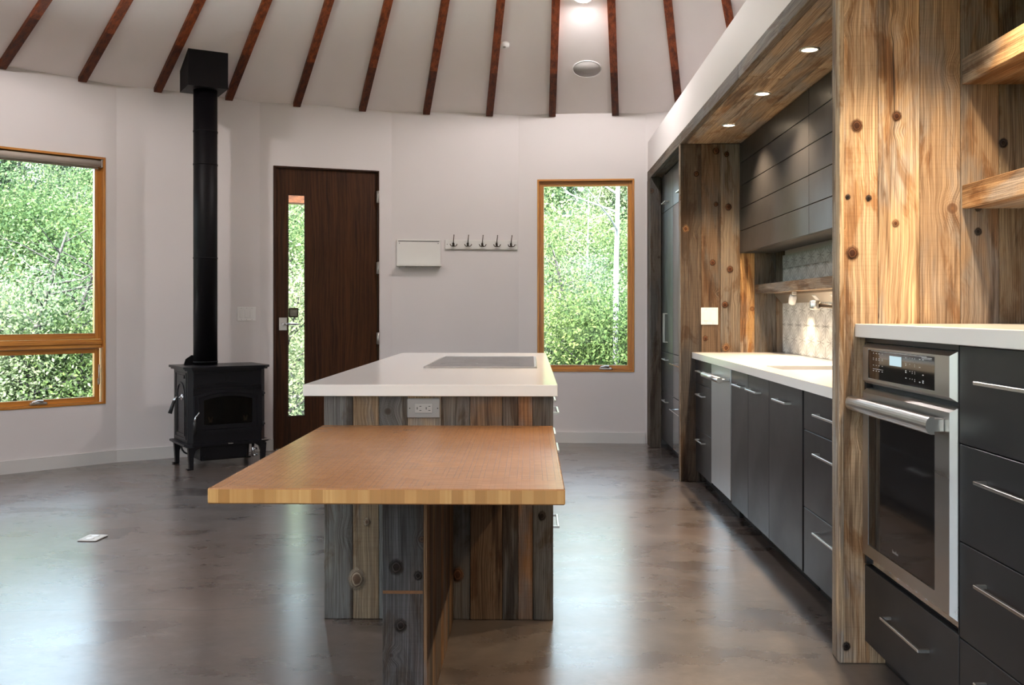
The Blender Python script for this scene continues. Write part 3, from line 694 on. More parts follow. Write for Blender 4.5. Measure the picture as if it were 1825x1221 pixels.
m = MB(); m.box(XO-.0155, XO-.0112, 2.678, 3.198, .430, .870); part('door_glass', m, M['blackglass'], dr)
# faint maker's print on the glass
mk = MB()
for k in range(9): mk.box(XO-.0160, XO-.0157, 2.985-.0052*k, 2.9885-.0052*k, .4545, .4605+(.004 if k in (0,5) else 0))
part('printed_mark', mk, plain('print_grey', (.22,.21,.21), .5), dr)
# handle: half-round bar on two end brackets
m = MB(); hz = .895; pts = [(.016*math.cos(t_), .024*math.sin(t_)) for t_ in [math.pi*k/10-math.pi/2 for k in range(11)]] + [(-.008, .024), (-.008, -.024)]
HM = frame_M((XO-.056, 0, hz), (-1,0,0), (0,0,1), (0,1,0)); m.prism(pts, HM, 2.603, 3.262); part('handle', m, M['steel'], dr)
for yy in (2.612, 3.218):
    m = MB(); m.box(XO-.050, XO-.0175, yy, yy+.035, hz-.018, hz+.018, .002); part('handle_bracket', m, M['steel'], dr)
m = MB()
for k in range(5): m.box(XO+.0095, XO+.012, 2.80+k*.07, 2.84+k*.07, .366, .370)
m.box(XO+.012, XO+.03, oy0+.005, oy1-.005, .352, .381); part('vent_strip', m, M['chrome'], o)
o = thing('oven_cabinet', 'charcoal cabinet housing the oven with one deep drawer below it', 'cabinet', (XO+.3, 2.92, 0), world=True)
m = MB(); m.box(XO+.07, XB-.01, YO0, YO1, .001, .08); m.box(XO+.0205, XB-.002, YO0+.001, YO1, .08, .342); m.box(XO+.0, XB-.002, YO0+.001, 2.567, .346, 1.1165); m.box(XO+.002, XO+.02, 2.568, YO1, 1.101, 1.1165); m.box(XO+.0, XB-.002, 3.2645, YO1, .346, 1.10); part('carcass', m, M['cab'], o)
drawer(o, XO, YO0, YO1, .08, .343, 2.75, 3.05, .232, out=.034)
o = thing('drawer_cabinet', 'wide charcoal four-drawer cabinet to the right of the oven', 'cabinet', (XO+.3, 2.18, 0), world=True)
m = MB(); m.box(XO+.0195, XB-.002, YC0, YO0-.001, .08, 1.1165); m.box(XO+.07, XB-.01, YC0, YO0-.001, .001, .08); part('carcass', m, M['gapdark'], o)
for z0, z1, hz in ((.08,.338,.27), (.338,.594,.515), (.594,.854,.775), (.854,1.115,1.025)): drawer(o, XO, YC0, YO0-.002, z0, z1, 1.95, 2.415, hz, hm='bronze' if False else 'nickel')
m = MB(); m.box(1.108, XB-.002, YC0, YN0-.001, 1.1175, 1.163, .002); solo('raised_worktop', m, M['quartz'], 'raised white quartz worktop over the wall oven', 'worktop')
for z0, z1, lab, c in ((1.555, 1.635, 'lower thick weathered board shelf above the raised worktop', (.42,.27,.145)), (1.978, 2.066, 'upper thick weathered board shelf above the raised worktop', (.36,.235,.13))):
    o = thing('floating_shelf', lab, 'shelf', (1.63, 2.5, z0), world=True)
    m = MB(); m.box(1.470, 1.488, YC0, YN0-.001, z0, z1, .003); part('front_board', m, BARN['y'], o, c)
    m = MB(); m.box(1.4885, XB-.001, YC0, YN0-.001, z0+.001, z0+.02); part('underside_board', m, BARN['y'], o, tuple(k*.9 for k in c))
    m = MB(); m.box(1.4885, XB-.001, YC0, YN0-.001, z1-.02, z1-.001); part('top_board', m, BARN['y'], o, tuple(k*.9 for k in c))
# soffit down lights
def lamp_spot(name, loc, energy, size=95, blend=.6, col=(1,.76,.49), rad=.03, parent=None, typ='SPOT'):
    l = bpy.data.lights.new(name, typ); l.energy = energy; l.color = col
    if typ == 'SPOT': l.spot_size = math.radians(size); l.spot_blend = blend; l.shadow_soft_size = rad
    else: l.shape = 'DISK'; l.size = rad*2
    o = bpy.data.objects.new(name, l); C.objects.link(o); o.location = loc
    if parent is not None: o.parent = parent; o.location = Vector(loc)-ORG[parent]
    return o
SOFFIT_W, CEIL_W = 95.0, 88.0
labs = ['recessed soffit down light nearest the dark board partition', 'recessed soffit down light in the middle of the row of three', 'recessed soffit down light nearest the pale board partition', 'recessed soffit down light over the raised worktop']
for (yy, lab) in zip((6.10, 5.22, 4.345, 2.72), labs):
    xx = 1.262
    o = thing('down_light', lab, 'light', (xx, yy, ZS-.004), world=True, group='soffit down lights')
    TM = Matrix.Translation((xx, yy, ZS))
    m = MB(); m.lathe([(.046, -.001), (.046, -.005), (.036, -.007), (.034, -.001)], TM, 24, ring=True); part('trim_ring', m, M['nickel'], o)
    m = MB(); m.lathe([(0, -.0035), (.0335, -.0035), (.0335, -.001), (0, -.001)], TM, 20); part('lens', m, M['lampwarm'], o)
    lamp_spot('down_light_lamp', (xx, yy, ZS-.012), SOFFIT_W, 118, .75, parent=o)
lamp_spot('spot_light_lamp', (1.655, 6.10, 1.25), 7.0, 120, .6, rad=.015)
lamp_spot('tile_glow_lamp', (1.69, 5.45, 1.315), 9.0, 130, .7, rad=.02)  # added lamp to warm the tiles; the outlet strip itself has no light
# ================================================================ island, table, stove, small things
IX0, IX1, IY0, IY1 = -.810, .088, 3.722, 6.50
o = thing('kitchen_island', 'kitchen island clad in upright weathered boards under a white top', 'island', ((IX0+IX1)/2, (IY0+IY1)/2, 0), world=True)
m = MB(); m.box(IX0+.019, IX1-.02, IY0+.019, IY1-.019, 0.001, .873); part('body', m, M['gapdark'], o)
bn = [(-.810,-.697,(.17,.165,.155)), (-.697,-.594,(.24,.175,.11)), (-.594,-.482,(.15,.145,.135)), (-.482,-.349,(.34,.255,.16)), (-.349,-.237,(.155,.135,.115)), (-.237,-.111,(.17,.105,.06)), (-.111,-.050,(.13,.105,.085)), (-.050,.008,(.25,.125,.055)), (.008,.088,(.13,.122,.112))]
for a, b_, c in bn:
    q = MB(); q.box(a+.0007, b_-.0007, IY0+random.uniform(-.003,.001), IY0+.0185, .0015, .8735, .0015); part('plank', q, BARN['z'], o, c)
y = IY0+.019
while y < IY1-.03:
    y2 = min(y+random.uniform(.09,.15), IY1-.019)
    if IY1-.019-y2 < .04: y2 = IY1-.019
    q = MB(); q.box(IX0+random.uniform(0,.002), IX0+.0185, y+.0007, y2-.0007, .0015, .8735, .0015); k = random.uniform(.75,1.3); part('plank', q, BARN['z'], o, (.17*k,.145*k,.12*k)); y = y2
for k in range(8):
    a = IX0+.02+k*(IX1-IX0-.04)/8; q = MB(); q.box(a+.0007, a+(IX1-IX0-.04)/8-.0007, IY1-.0185, IY1, .0015, .8735); part('plank', q, BARN['z'], o, (.17,.145,.12))
cw = [(3.79, 4.31), (4.31, 4.86), (4.86, 5.78), (5.78, 6.47)]
for a, b_ in cw:
    for z0, z1, hz in ((.085,.384,.316), (.384,.701,.628), (.701,.87,.785)):
        q = MB(); q.box(IX1-.0195, IX1-.001, a+.002, b_-.002, z0+.002, z1-.002, .001); dd = part('drawer', q, M['cab'], o)
        c_ = (a+b_)/2; part('handle', pull(IX1-.001, c_-.1175, c_+.1175, hz, 1, .031), M['nickel'], dd)
m = MB(); m.box(-.888, .104, 3.700, 6.565, .8745, .9195, .002); solo('island_top', m, M['quartz'], 'thick white quartz slab on the board-clad island', 'worktop')
# cooktop
o = thing('cooktop', 'flat glass cooktop in a steel frame on the white island slab', 'cooktop', (-.253, 5.34, .92), world=True)
m = MB(); zc = .9198
vs = [(-.540,4.775),(.032,4.775),(.032,5.895),(-.540,5.895)]; vi = [(-.525,4.790),(.017,4.790),(.017,5.880),(-.525,5.880)]
m.add([(a,b_,zc) for a,b_ in vs]+[(a+(.004 if a<0 else -.004),b_+(.004 if b_<5 else -.004),zc+.008) for a,b_ in vs]+[(a,b_,zc+.008) for a,b_ in vi]+[(a,b_,zc) for a,b_ in vi], [[l*4+i, l*4+(i+1)%4, (l+1)*4+(i+1)%4, (l+1)*4+i] for l in range(3) for i in range(4)]+[[12+i,12+(i+1)%4,(i+1)%4,i] for i in range(4)])
part('frame', m, M['steel'], o)
m = MB(); m.box(-.524, .016, 4.791, 5.879, zc, zc+.0075); part('glass_top', m, plain('cooktop_glass', (.055,.055,.055), .12, spec=.6), o)
mk = MB()
for (bx_, by_, br) in ((-.38, 5.05, .10), (-.13, 5.05, .075), (-.38, 5.55, .075), (-.13, 5.55, .10), (-.25, 5.30, .12)):
    R_ = [((br)*math.cos(q*math.pi/12), (br)*math.sin(q*math.pi/12)) for q in range(24)]; R2 = [(x*.97, y_*.97) for x, y_ in R_]
    mk.ring(R_, R2, Matrix.Translation((bx_, by_, 0)), zc+.0076, zc+.0079)
part('burner_ring', mk, M['greyplate'], o)
# island outlet
o = thing('wall_outlet', 'grey double outlet plate on the front boards of the island', 'outlet', (-.418, IY0-.004, .827), world=True)
m = MB(); m.box(-.482, -.353, IY0-.0105, IY0-.0035, .789, .865, .003); part('plate', m, M['greyplate'], o)
m = MB(); m.box(-.452, -.383, IY0-.0125, IY0-.0107, .809, .845, .001); rc = part('receptacle', m, plain('outlet_grey', (.32,.31,.30), .4), o)
m = MB()
for cx_ in (-.435, -.400):
    m.box(cx_-.009, cx_-.0075+.0015, IY0-.0131, IY0-.0126, .8225, .8315); 
    for dz in (.008, -.008): m.box(cx_+.001, cx_+.009, IY0-.0131, IY0-.0126, .827+dz-.0012, .827+dz+.0012)
part('slots', m, M['black'], rc)
m = MB(); m.box(-.474, -.470, IY0-.0112, IY0-.0106, .825, .829); m.box(-.365, -.361, IY0-.0112, IY0-.0106, .825, .829); part('screw', m, M['black'], o)
# table: laminated bamboo top on a board-clad plinth
def bamboo():
    t = NT('bamboo_block'); v = t.obj(); sp = t.node('SeparateXYZ', {0: v}); n3 = t.node('SeparateXYZ', {0: t.node('NewGeometry').outputs['Normal']})
    # small end-grain blocks on top
    br = t.node('TexBrick', {'Vector': v, 'Color1': (.43,.215,.092,1), 'Color2': (.37,.178,.073,1), 'Mortar': (.30,.138,.054,1), 'Scale': 1.0, 'Mortar Size': .0006, 'Bias': 0.0, 'Brick Width': .034, 'Row Height': .009}); br.offset = .37; br.squash = 1.0
    top = br.outputs['Color']
    top = t.mix(t.step(t.noise(v, 2.2, 3, .5), .3, .75), t.mix(1.0, top, (.85,.82,.78), 'MULTIPLY'), top)
    # upright strips round the edge
    along = t.math('ADD', t.math('MULTIPLY', sp.outputs[0], 1.0), sp.outputs[1])
    cell = t.node('TexWhiteNoise', {1: t.math('FLOOR', t.math('MULTIPLY', along, 34.0))}, noise_dimensions='1D').outputs['Value']
    cell2 = t.node('TexWhiteNoise', {1: t.math('FLOOR', t.math('MULTIPLY', along, 190.0))}, noise_dimensions='1D').outputs['Value']
    ed = t.mix(cell, (.38,.18,.048), (.62,.36,.125))
    ed = t.mix(t.math('MULTIPLY', cell2, .5), ed, (.46,.215,.06))
    ed = t.mix(t.step(t.noise(t.vmul(v, (7,7,40)), 1, 3), .64, .72), ed, (.30,.12,.03))
    up_ = t.math('GREATER_THAN', t.math('ABSOLUTE', n3.outputs[2]), .6)
    t.put(t.b.inputs['Base Color'], t.mix(up_, ed, top))
    t.b.inputs['Roughness'].default_value = .27; t.b.inputs['Specular IOR Level'].default_value = .6
    return t.m
m = MB(); TX0, TX1, TY0, TY1 = -.814, .086, 2.385, 3.716
m.box(TX0, TX1, TY0, TY1, .720, .760, .003)
o = thing('table', 'warm bamboo table top on a board-clad plinth butting against the island', 'table', (-.366, 3.05, 0), world=True)
part('table_top', m, bamboo(), o)
m = MB(); PX0, PX1, PY0 = -.432, -.300, 2.77
m.box(PX0+.0125, PX1-.0125, PY0+.0145, TY1-.001, .001, .7195); pl = part('plinth', m, M['gapdark'], o)
q = MB(); q.box(PX0, PX1-.0125, PY0, PY0+.0140, .001, .7195, .0015); part('front_plank', q, BARN['z'], pl, (.115,.095,.09))
y = PY0
sc = [(.22,.125,.065),(.11,.075,.05),(.25,.16,.09),(.16,.10,.06),(.13,.09,.06),(.28,.16,.08)]; k = 0
while y < TY1-.02:
    y2 = min(y+random.uniform(.07,.14), TY1-.001)
    if TY1-y2 < .05: y2 = TY1-.001
    for x0, x1 in ((PX1-.012, PX1+random.uniform(-.002,.001)), (PX0+random.uniform(-.001,.002), PX0+.012)):
        q = MB(); q.box(x0, x1, (y if x0 > PX0+.05 else max(y, PY0+.0145))+.0007, y2-.0007, .001, .7195, .001); part('plank', q, BARN['z'], pl, sc[k % 6])
    y = y2; k += 1
M['rust'] = plain('rust_stain', (.20, .085, .03), .8, noise=.4, nscale=60)
m = MB(); m.box(PX0+.001, PX1-.014, PY0-.0008, PY0-.0001, .383, .392); part('rust_band', m, M['rust'], pl)
for px, py, r in ((706, 1011, .016), (745, 1026, .010), (714, 1115, .014)):
    x, z = xz(px, py, PY0); knot(pl, x, PY0-.0004, z, r, 'knot_black', 'knot_black')
isl = bpy.data.objects['kitchen_island']
for px, py, r, cc in ((636, 1032, .026, 'knot_tan'), (654, 930, .010, 'knot_tan'), (816, 1024, .018, 'knot_core'), (966, 919, .012, 'knot_black')):
    x, z = xz(px, py, IY0); knot(isl, x, IY0-.0035, z, r, cc, 'knot_rim', 1.35, .3)
# ---------------------------------------------------------------- wood stove
th_ = math.radians(35); SC = Vector((-2.465, 7.513, 0))
o = thing('wood_stove', 'black cast iron wood stove on four curved legs near the back wall', 'stove', SC, th_)
W2, D2 = .300, .215       # half body
SF = frame_M((0,0,0), (1,0,0), (0,0,1), (0,-1,0))     # (u,v,w) -> (x, z, front)
def oct_(hw, hd, c): return [(-hw+c,-hd),(hw-c,-hd),(hw,-hd+c),(hw,hd-c*.3),(hw-c*.3,hd),(-hw+c*.3,hd),(-hw,hd-c*.3),(-hw,-hd+c)]
I4 = Matrix.Identity(4)
m = MB(); m.prism(oct_(W2, D2, .035), I4, .195, .752); body = part('body', m, M['iron'], o)
m = MB(); m.prism(oct_(.335, .245, .05), I4, .765, .782); m.prism(oct_(.322, .232, .045), I4, .7525, .765); part('top_plate', m, M['iron'], o)
m = MB(); m.prism(oct_(.330, .245, .05), I4, .180, .1945); m.prism(oct_(.312, .228, .05), I4, .168, .180); part('base_lip', m, M['iron'], o)
# legs
for sx in (-1, 1):
    for sy in (-1, 1):
        m = MB(); x_, y_ = sx*.292, sy*.20
        pts = [(0,0),(.028,0),(.030,.10),(.045,.145),(.085,.1675),(-.012,.1675),(-.006,.09)]
        LM = frame_M((x_, y_-.018, .001), (-sx,0,0), (0,0,1), (0,1,0)); m.prism(pts, LM, 0, .036)
        m.box(x_-.020*0-.02, x_+.02, y_-.022, y_+.022, .001, .012, .003); part('leg', m, M['iron'], o)
# arched door
def arch(hw, z0, zs, rise, n=14):
    p = [(-hw, z0), (hw, z0)]
    for k in range(n+1):
        u = hw-2*hw*k/n; p.append((u, zs+rise*(1-(u/hw)**2)))
    return p
m = MB(); m.ring(arch(.262, .268, .560, .045), arch(.228, .300, .545, .035), SF, D2, D2+.018); dr = part('door_frame', m, M['iron'], o)
m = MB(); m.ring(arch(.226, .302, .543, .034), arch(.188, .335, .525, .028), SF, D2, D2+.012); part('glass_frame', m, M['iron'], dr)
m = MB(); m.prism(arch(.187, .336, .524, .027), SF, D2+.002, D2+.006); part('glass', m, M['stoveglass'], dr)
m = MB(); m.prism(arch(.186, .337, .523, .026), SF, D2+.0002, D2+.001); part('firebox', m, plain('soot', (.035,.030,.024), .8, noise=.5, nscale=12), o)
for ux in (-.135, .135):
    m = MB(); m.prism([(ux-.018,.395),(ux-.012,.352),(ux+.012,.352),(ux+.018,.395),(ux+.009,.395),(ux,.372),(ux-.009,.395)], SF, D2+.0011, D2+.0019); part('andiron', m, plain('ash_grey', (.9,.72,.55), .6), o)
m = MB(); o_, i_ = [(-.262,.625),(.262,.625),(.262,.735),(-.262,.735)], [(-.252,.635),(.252,.635),(.252,.725),(-.252,.725)]; m.ring(o_, i_, SF, D2, D2+.005)
m.ring(arch(.262,.614,.6145,.0455),arch(.262,.606,.6065,.0455), SF, D2, D2+.006); part('frieze_moulding', m, M['iron'], o)
m = MB()
for sx in (-1,1): m.prism([(sx*.016,.70),(sx*.010,.655),(sx*.004,.655),(sx*.0,.672),(sx*.0055,.672),(sx*.011,.70)], SF, D2, D2+.006)
part('emblem', m, M['iron'], o)
# door handle
m = MB(); m.tube([(-.232, -D2-.022, .452), (-.236, -D2-.045, .432), (-.262, -D2-.052, .405), (-.268, -D2-.052, .375)], [.006,.006,.006,.009], 10); hd = part('door_handle', m, M['chrome'], o)
m = MB(); m.tube([(-.268, -D2-.052, .374), (-.268, -D2-.05, .345), (-.266, -D2-.045, .275)], [.010,.013,.010], 12); part('grip', m, M['black'], hd)
for hz in (.56, .32):
    m = MB(); m.tube([(.275, -D2-.012, hz-.02), (.275, -D2-.012, hz+.02)], .008, 10); m.box(.255, .290, -D2-.010, -D2-.0005, hz-.006, hz+.006); part('hinge', m, M['iron'], o)
# left side: relief panel with round arch, damper handle
SL = frame_M((0,0,0), (0,1,0), (0,0,1), (-1,0,0))
def sarch(hw, z0, zs, n=10): return [(-hw,z0),(hw,z0)]+[(hw*math.cos(math.pi*k/n), zs+hw*math.sin(math.pi*k/n)) for k in range(n+1)]
m = MB(); m.ring(sarch(.115,.25,.545), sarch(.100,.265,.545), SL, W2, W2+.006); o_, i_ = [(-.155,.225),(.155,.225),(.155,.735),(-.155,.735)], [(-.145,.235),(.145,.235),(.145,.725),(-.145,.725)]; m.ring(o_, i_, SL, W2, W2+.005); m.box(-W2-.006, -W2, -.10, .10, .690, .715); part('side_panel', m, M['iron'], o)
m = MB(); m.lathe([(.026,0),(.026,.006),(.016,.014),(0,.014)], frame_M((-W2, -.05, .545), (0,1,0),(0,0,1),(-1,0,0))); m.tube([(-W2-.012, -.05, .545), (-W2-.05, -.055, .545), (-W2-.07, -.06, .515)], [.008,.009,.011], 10); dh = part('damper_handle', m, M['chrome'], o)
m = MB(); m.tube([(-W2-.068, -.06, .519), (-W2-.10, -.065, .425)], [.012,.016], 12); part('grip', m, M['black'], dh)
# ash pan, cable, hardware below, glint on the lip
m = MB(); m.box(-.20, .17, -.17, .15, .055, .1675, .01); m.box(-.185, -.165, -.185, -.17, .06, .09); ap = part('ash_box', m, M['iron'], o)
m = MB(); m.tube([(.215, -.16, .165), (.215, -.16, .06)], .012, 8); m.tube([(.215,-.16,.12),(.245,-.17,.12)], .008, 8); m.tube([(.215,-.16,.07),(.248,-.17,.07)], .008, 8); part('draft_lever', m, M['chrome'], o)
m = MB(); m.tube([(-.285+.055*(1-math.cos(t_)), .05, .165-.075*math.sin(t_)) for t_ in [math.pi*k/10 for k in range(11)]], .007, 8); part('cable', m, M['black'], o)
m = MB(); m.box(.25, .325, -.262, -.235, .1945, .203, .003); m.box(-.01,.03,-.2465,-.2445,.183,.191); part('clip_and_glint', m, M['chrome'], o)  # clip at the right; the sliver mid-lip is a glint made as chrome
# stove pipe with the ceiling support box
PX, PY = -2.578, 7.510
o = thing('stove_pipe', 'black double-wall stove pipe rising into a square ceiling support box', 'stove pipe', (PX, PY, .7825), world=True)
m = MB(); TMp = Matrix.Translation((PX, PY, 0)); m.lathe([(.092,.783),(.092,3.0)], TMp, 32); pp = part('pipe', m, M['pipe'], o)
for zz in (.80, 1.62, 2.62, 2.36):
    m = MB(); m.lathe([(.0925,zz),(.0945,zz),(.0945,zz+.012),(.0925,zz+.012)], TMp, 32, ring=True); part('seam_band', m, M['pipe'], pp)
m = MB(); a = math.radians(31.7); BM = Matrix.Translation((PX-.012, PY-.003, 0)) @ Matrix.Rotation(a, 4, 'Z')
bv = []
for (x_, y_) in ((-.152,-.152),(.152,-.152),(.152,.152),(-.152,.152)):
    for tp in (0, 1):
        p = BM @ Vector((x_, y_, 0)); bv.append((p.x, p.y, 2.952 if tp == 0 else cone_z(p.x, p.y)-.001))
m.add(bv, [(0,2,4,6),(1,7,5,3),(0,1,3,2),(2,3,5,4),(4,5,7,6),(6,7,1,0)]); part('support_box', m, M['pipe'], o)
m = MB(); 
lug = frame_M((PX-.135, PY-.02, .7825), (.82,.57,0), (0,0,1), (.57,-.82,0)); m.prism([(-.03,0),(.05,0),(.05,.075),(.03,.075),(-.015,.045)], lug, -.006, .006); part('damper_tab', m, M['pipe'], o)
# ---------------------------------------------------------------- small things on the walls
o = thing('key_rack', 'white magnetic board with a ledge and small key pins on the back wall', 'key rack'); oriented(o, 2)
m = MB(); m.box(.044, .440, -.014, -.001, 1.628, 1.858, .001); part('board', m, M['whiteboard'], o)
m = MB(); m.box(.058, .428, -.0158, -.0145, 1.8375, 1.8435); part('slot', m, M['black'], o)
m = MB(); m.box(.041, .447, -.075, -.001, 1.613, 1.627, .001); m.box(.041, .447, -.075, -.070, 1.6272, 1.633); part('ledge', m, M['whiteboard'], o)
for k in range(8):
    m = MB(); x_ = .068+k*.0515; m.tube([(x_, -.060, 1.6125), (x_, -.060, 1.594)], .0024, 6); part('key_pin', m, M['nickel'], o)
m = MB()
for x_ in (.068, .418): m.tube([(x_, -.0145, 1.822), (x_, -.0165, 1.822)], .004, 8)
part('screw', m, M['black'], o)
o = thing('coat_rack', 'white board coat rack with five bronze triple hooks on the back wall', 'coat rack'); oriented(o, 2)
m = MB(); m.box(.481, 1.150, -.018, -.001, 1.769, 1.857, .004); part('board', m, M['whiteboard'], o)
for k in range(5):
    x_ = .556+k*.1325; m = MB()
    m.lathe([(.0,0),(.010,0),(.009,.005),(0,.008)], frame_M((x_, -.0183, 1.820), (1,0,0), (0,0,1.5), (0,-1,0)), 14)
    m.tube([(x_, -.024, 1.815), (x_, -.040, 1.850), (x_+.002, -.070, 1.893)], [.005,.004,.0035], 8); m.lathe([(0,-.006),(.006,0),(0,.006)], Matrix.Translation((x_+.002, -.070, 1.896)), 8)
    for s_ in (-1, 1): m.tube([(x_, -.024, 1.815), (x_+s_*.010, -.035, 1.797), (x_+s_*.024, -.045, 1.800), (x_+s_*.032, -.050, 1.817)], [.005,.0045,.004,.0045], 8)
    m.tube([(x_, -.024, 1.813), (x_, -.045, 1.798), (x_, -.052, 1.808)], [.005,.004,.004], 8)
    part('hook', m, M['bronze'], o)
m = MB()
for x_ in (.500, 1.131): m.tube([(x_, -.0185, 1.815), (x_, -.0205, 1.815)], .004, 8)
part('screw', m, M['black'], o)
def switch(o, x0, x1, z0, z1, n, F):
    """rocker plate in the x-z plane of frame F, facing -y"""
    m = MB(); m.box(x0, x1, -.0065, -.0008, z0, z1, .002, M=F); part('plate', m, M['plastic'], o)
    w = (x1-x0)/(n+.55)
    for k in range(n):
        c_ = (x0+x1)/2+(k-(n-1)/2)*w*1.02; h = (z1-z0)*.28
        m = MB(); m.box(c_-w*.34, c_+w*.34, -.0095, -.0068, (z0+z1)/2-h, (z0+z1)/2+h, .001, M=F); part('rocker', m, M['plastic'], o)
        m = MB()
        for s_ in (-1, 1): m.box(c_-.002, c_+.002, -.0075, -.0066, (z0+z1)/2+s_*(z1-z0)*.41-.002, (z0+z1)/2+s_*(z1-z0)*.41+.002, M=F)
        part('screw', m, M['greyplate'], o)
o = thing('light_switch', 'white triple rocker switch plate between the stove pipe and the door', 'switch'); oriented(o, 0); switch(o, .962, 1.122, 1.124, 1.243, 3, I4)
o = thing('light_switch', 'white double rocker switch plate on the dark board partition', 'switch', (1.265, YF0-.001, 1.17), world=True); switch(o, 1.205, 1.326, 1.111, 1.232, 2, Matrix.Translation((0, YF0, 0)))
# floor outlet cover
o = thing('floor_outlet', 'small square outlet cover set on the concrete floor', 'outlet', (-2.32, 5.01, .001), math.radians(-3))
m = MB(); m.box(-.052, .052, -.066, .066, .0005, .007, .002); part('cover_plate', m, plain('brass_plate', (.50,.47,.43), .4), o)
for k in (-1, 1):
    m = MB(); m.lathe([(.020,.0072),(.020,.0092),(.017,.0098),(0,.0098)], Matrix.Translation((0, k*.027, 0)), 16); part('cap', m, M['plastic'], o)
# ceiling: smoke detector, speaker, recessed lights. frame lying in the cone
def cone_frame(x, y):
    r = Vector((x-CX, y-CY, 0)).normalized(); n = Vector((r.x*-SLOPE, r.y*-SLOPE, -1)).normalized()   # into the room
    t_ = Vector((-r.y, r.x, 0)); b2 = n.cross(t_)
    return Vector((x, y, cone_z(x, y))), t_, b2, n
def on_cone(name, label, cat, x, y, group=None):
    p, t_, b2, n = cone_frame(x, y); o = thing(name, label, cat, p, world=True, group=group)
    return o, frame_M(p+n*.003, t_, b2, n), n
o, F, n = on_cone('smoke_detector', 'small round white smoke detector beside a ceiling rafter', 'smoke detector', -.215, 7.758)
m = MB(); m.lathe([(.042,0),(.042,.012),(.036,.026),(0,.028)], F, 28); part('housing', m, M['plastic'], o); m = MB(); m.lathe([(.012,.0283),(.012,.0295),(0,.0295)], F, 16); part('button', m, M['greyplate'], o)
o, F, n = on_cone('ceiling_speaker', 'round flush ceiling speaker with a grey mesh grille', 'speaker', .475, 8.091)
m = MB(); m.lathe([(.120,0),(.124,.002),(.124,.005),(.117,.006),(.116,.003)], F, 40, ring=True); part('rim', m, M['plastic'], o); m = MB(); m.lathe([(.1155,.001),(.1155,.0045),(0,.0055)], F, 40); part('grille', m, plain('speaker_mesh', (.36,.345,.33), .8, noise=.15, nscale=500), o)
for k in range(6):
    a = math.radians(3.25+60*k); x, y = CX+3.97*math.sin(a), CY+3.97*math.cos(a)
    if x > 1.3 and 1.6 < y < 8.6 and False: continue
    o, F, n = on_cone('ceiling_light', 'recessed ceiling down light between the rafters above the back wall' if k == 0 else 'recessed down light in the ring round the sloping ceiling', 'light', x, y, 'ceiling down lights')
    m = MB(); m.lathe([(.070,0),(.078,.002),(.078,.005),(.066,.006),(.064,.002)], F, 28, ring=True); part('trim_ring', m, M['plastic'], o)
    m = MB(); m.lathe([(.063,.0005),(.063,.003),(0,.003)], F, 24); part('lens', m, M['lampwhite'], o)
    p = ORG[o]+n*.02; l = lamp_spot('ceiling_light_lamp', p, CEIL_W, 172, .4, (1,.92,.90), .06, parent=o)
    l.rotation_euler = (0,0,0)
# ================================================================ outdoors
def leaf_mat(name, a, b):
    t = NT(name); rnd = t.node('NewGeometry').outputs['Random Per Island']; n = t.noise(t.node('NewGeometry').outputs['Position'], .55, 3)
    c = t.mix(rnd, a, b); c = t.mix(t.step(n, .38, .64), t.mix(1.0, c, (.72, .82, .72), 'MULTIPLY'), t.mix(1.0, c, (1.2, 1.12, .86), 'MULTIPLY'))
    df = t.node('BsdfDiffuse', {'Color': c}); tl = t.node('BsdfTranslucent', {'Color': c}); mx = t.node('MixShader', {0: .45, 1: df.outputs[0], 2: tl.outputs[0]})
    t.l.new(mx.outputs[0], t.out.inputs['Surface']); return t.m
M['leaf'] = leaf_mat('aspen_leaf', (.062,.100,.048), (.135,.185,.098)); M['leaf2'] = leaf_mat('oak_leaf', (.034,.062,.026), (.102,.148,.062)); M['leaf3'] = leaf_mat('haze_pale_leaf', (.098,.132,.086), (.185,.222,.160))  # palest leaf tone paints outdoor haze into the colour
M['bark'] = plain('aspen_bark', (.24,.24,.235), .8, noise=.35, nscale=14); M['bark2'] = plain('oak_bark', (.028,.025,.023), .9, noise=.4, nscale=30)
M['soil'] = plain('forest_floor', (.034,.052,.022), .95, noise=.5, nscale=3); M['gravel'] = plain('bounce_gravel', (.70,.68,.66), .9, noise=.3, nscale=30)
def ground_z(x, y):
    d = max(0, math.hypot(x-CX, y-CY)-RAD-1.5); return -.35 - .05*min(d, 3) + .12*max(0, d-5)
gv = []; gf = []; nr, na = 14, 72
for i in range(nr):
    r = RAD+3.2+(i/(nr-1))**1.6*38
    for k in range(na):
        a = 2*math.pi*k/na; x, y = CX+r*math.sin(a), CY+r*math.cos(a); gv.append((x, y, ground_z(x, y)+random.uniform(-.05,.05)))
for i in range(nr-1):
    for k in range(na): gf.append([i*na+k, i*na+(k+1)%na, (i+1)*na+(k+1)%na, (i+1)*na+k])
m = MB(); m.lathe([(RAD+.2, -.36), (RAD+3.3, -.44), (RAD+3.3, -.6), (RAD+.2, -.6)], Matrix.Translation((CX, CY, 0)), 72, True, ring=True); solo('bounce_apron', m, M['gravel'], kind='structure')  # pale path widened into a ring to bounce daylight up to the ceiling
m = MB(); m.add(gv, gf, True); g_ = solo('ground', m, M['soil'], kind='structure')
def leaf(mb, p, s, rnd):
    u = Vector((rnd.gauss(0,1), rnd.gauss(0,1), rnd.gauss(0,1))).normalized(); w = u.orthogonal().normalized(); w.rotate(Matrix.Rotation(rnd.uniform(0,6.28), 3, u)); 
    n = len(mb.v); p = Vector(p)
    mb.v += [tuple(p-u*s), tuple(p+w*s*.55), tuple(p+u*s), tuple(p-w*s*.55)]; mb.f.append([n,n+1,n+2,n+3]); mb.sm.append(False); mb.mi.append(0)
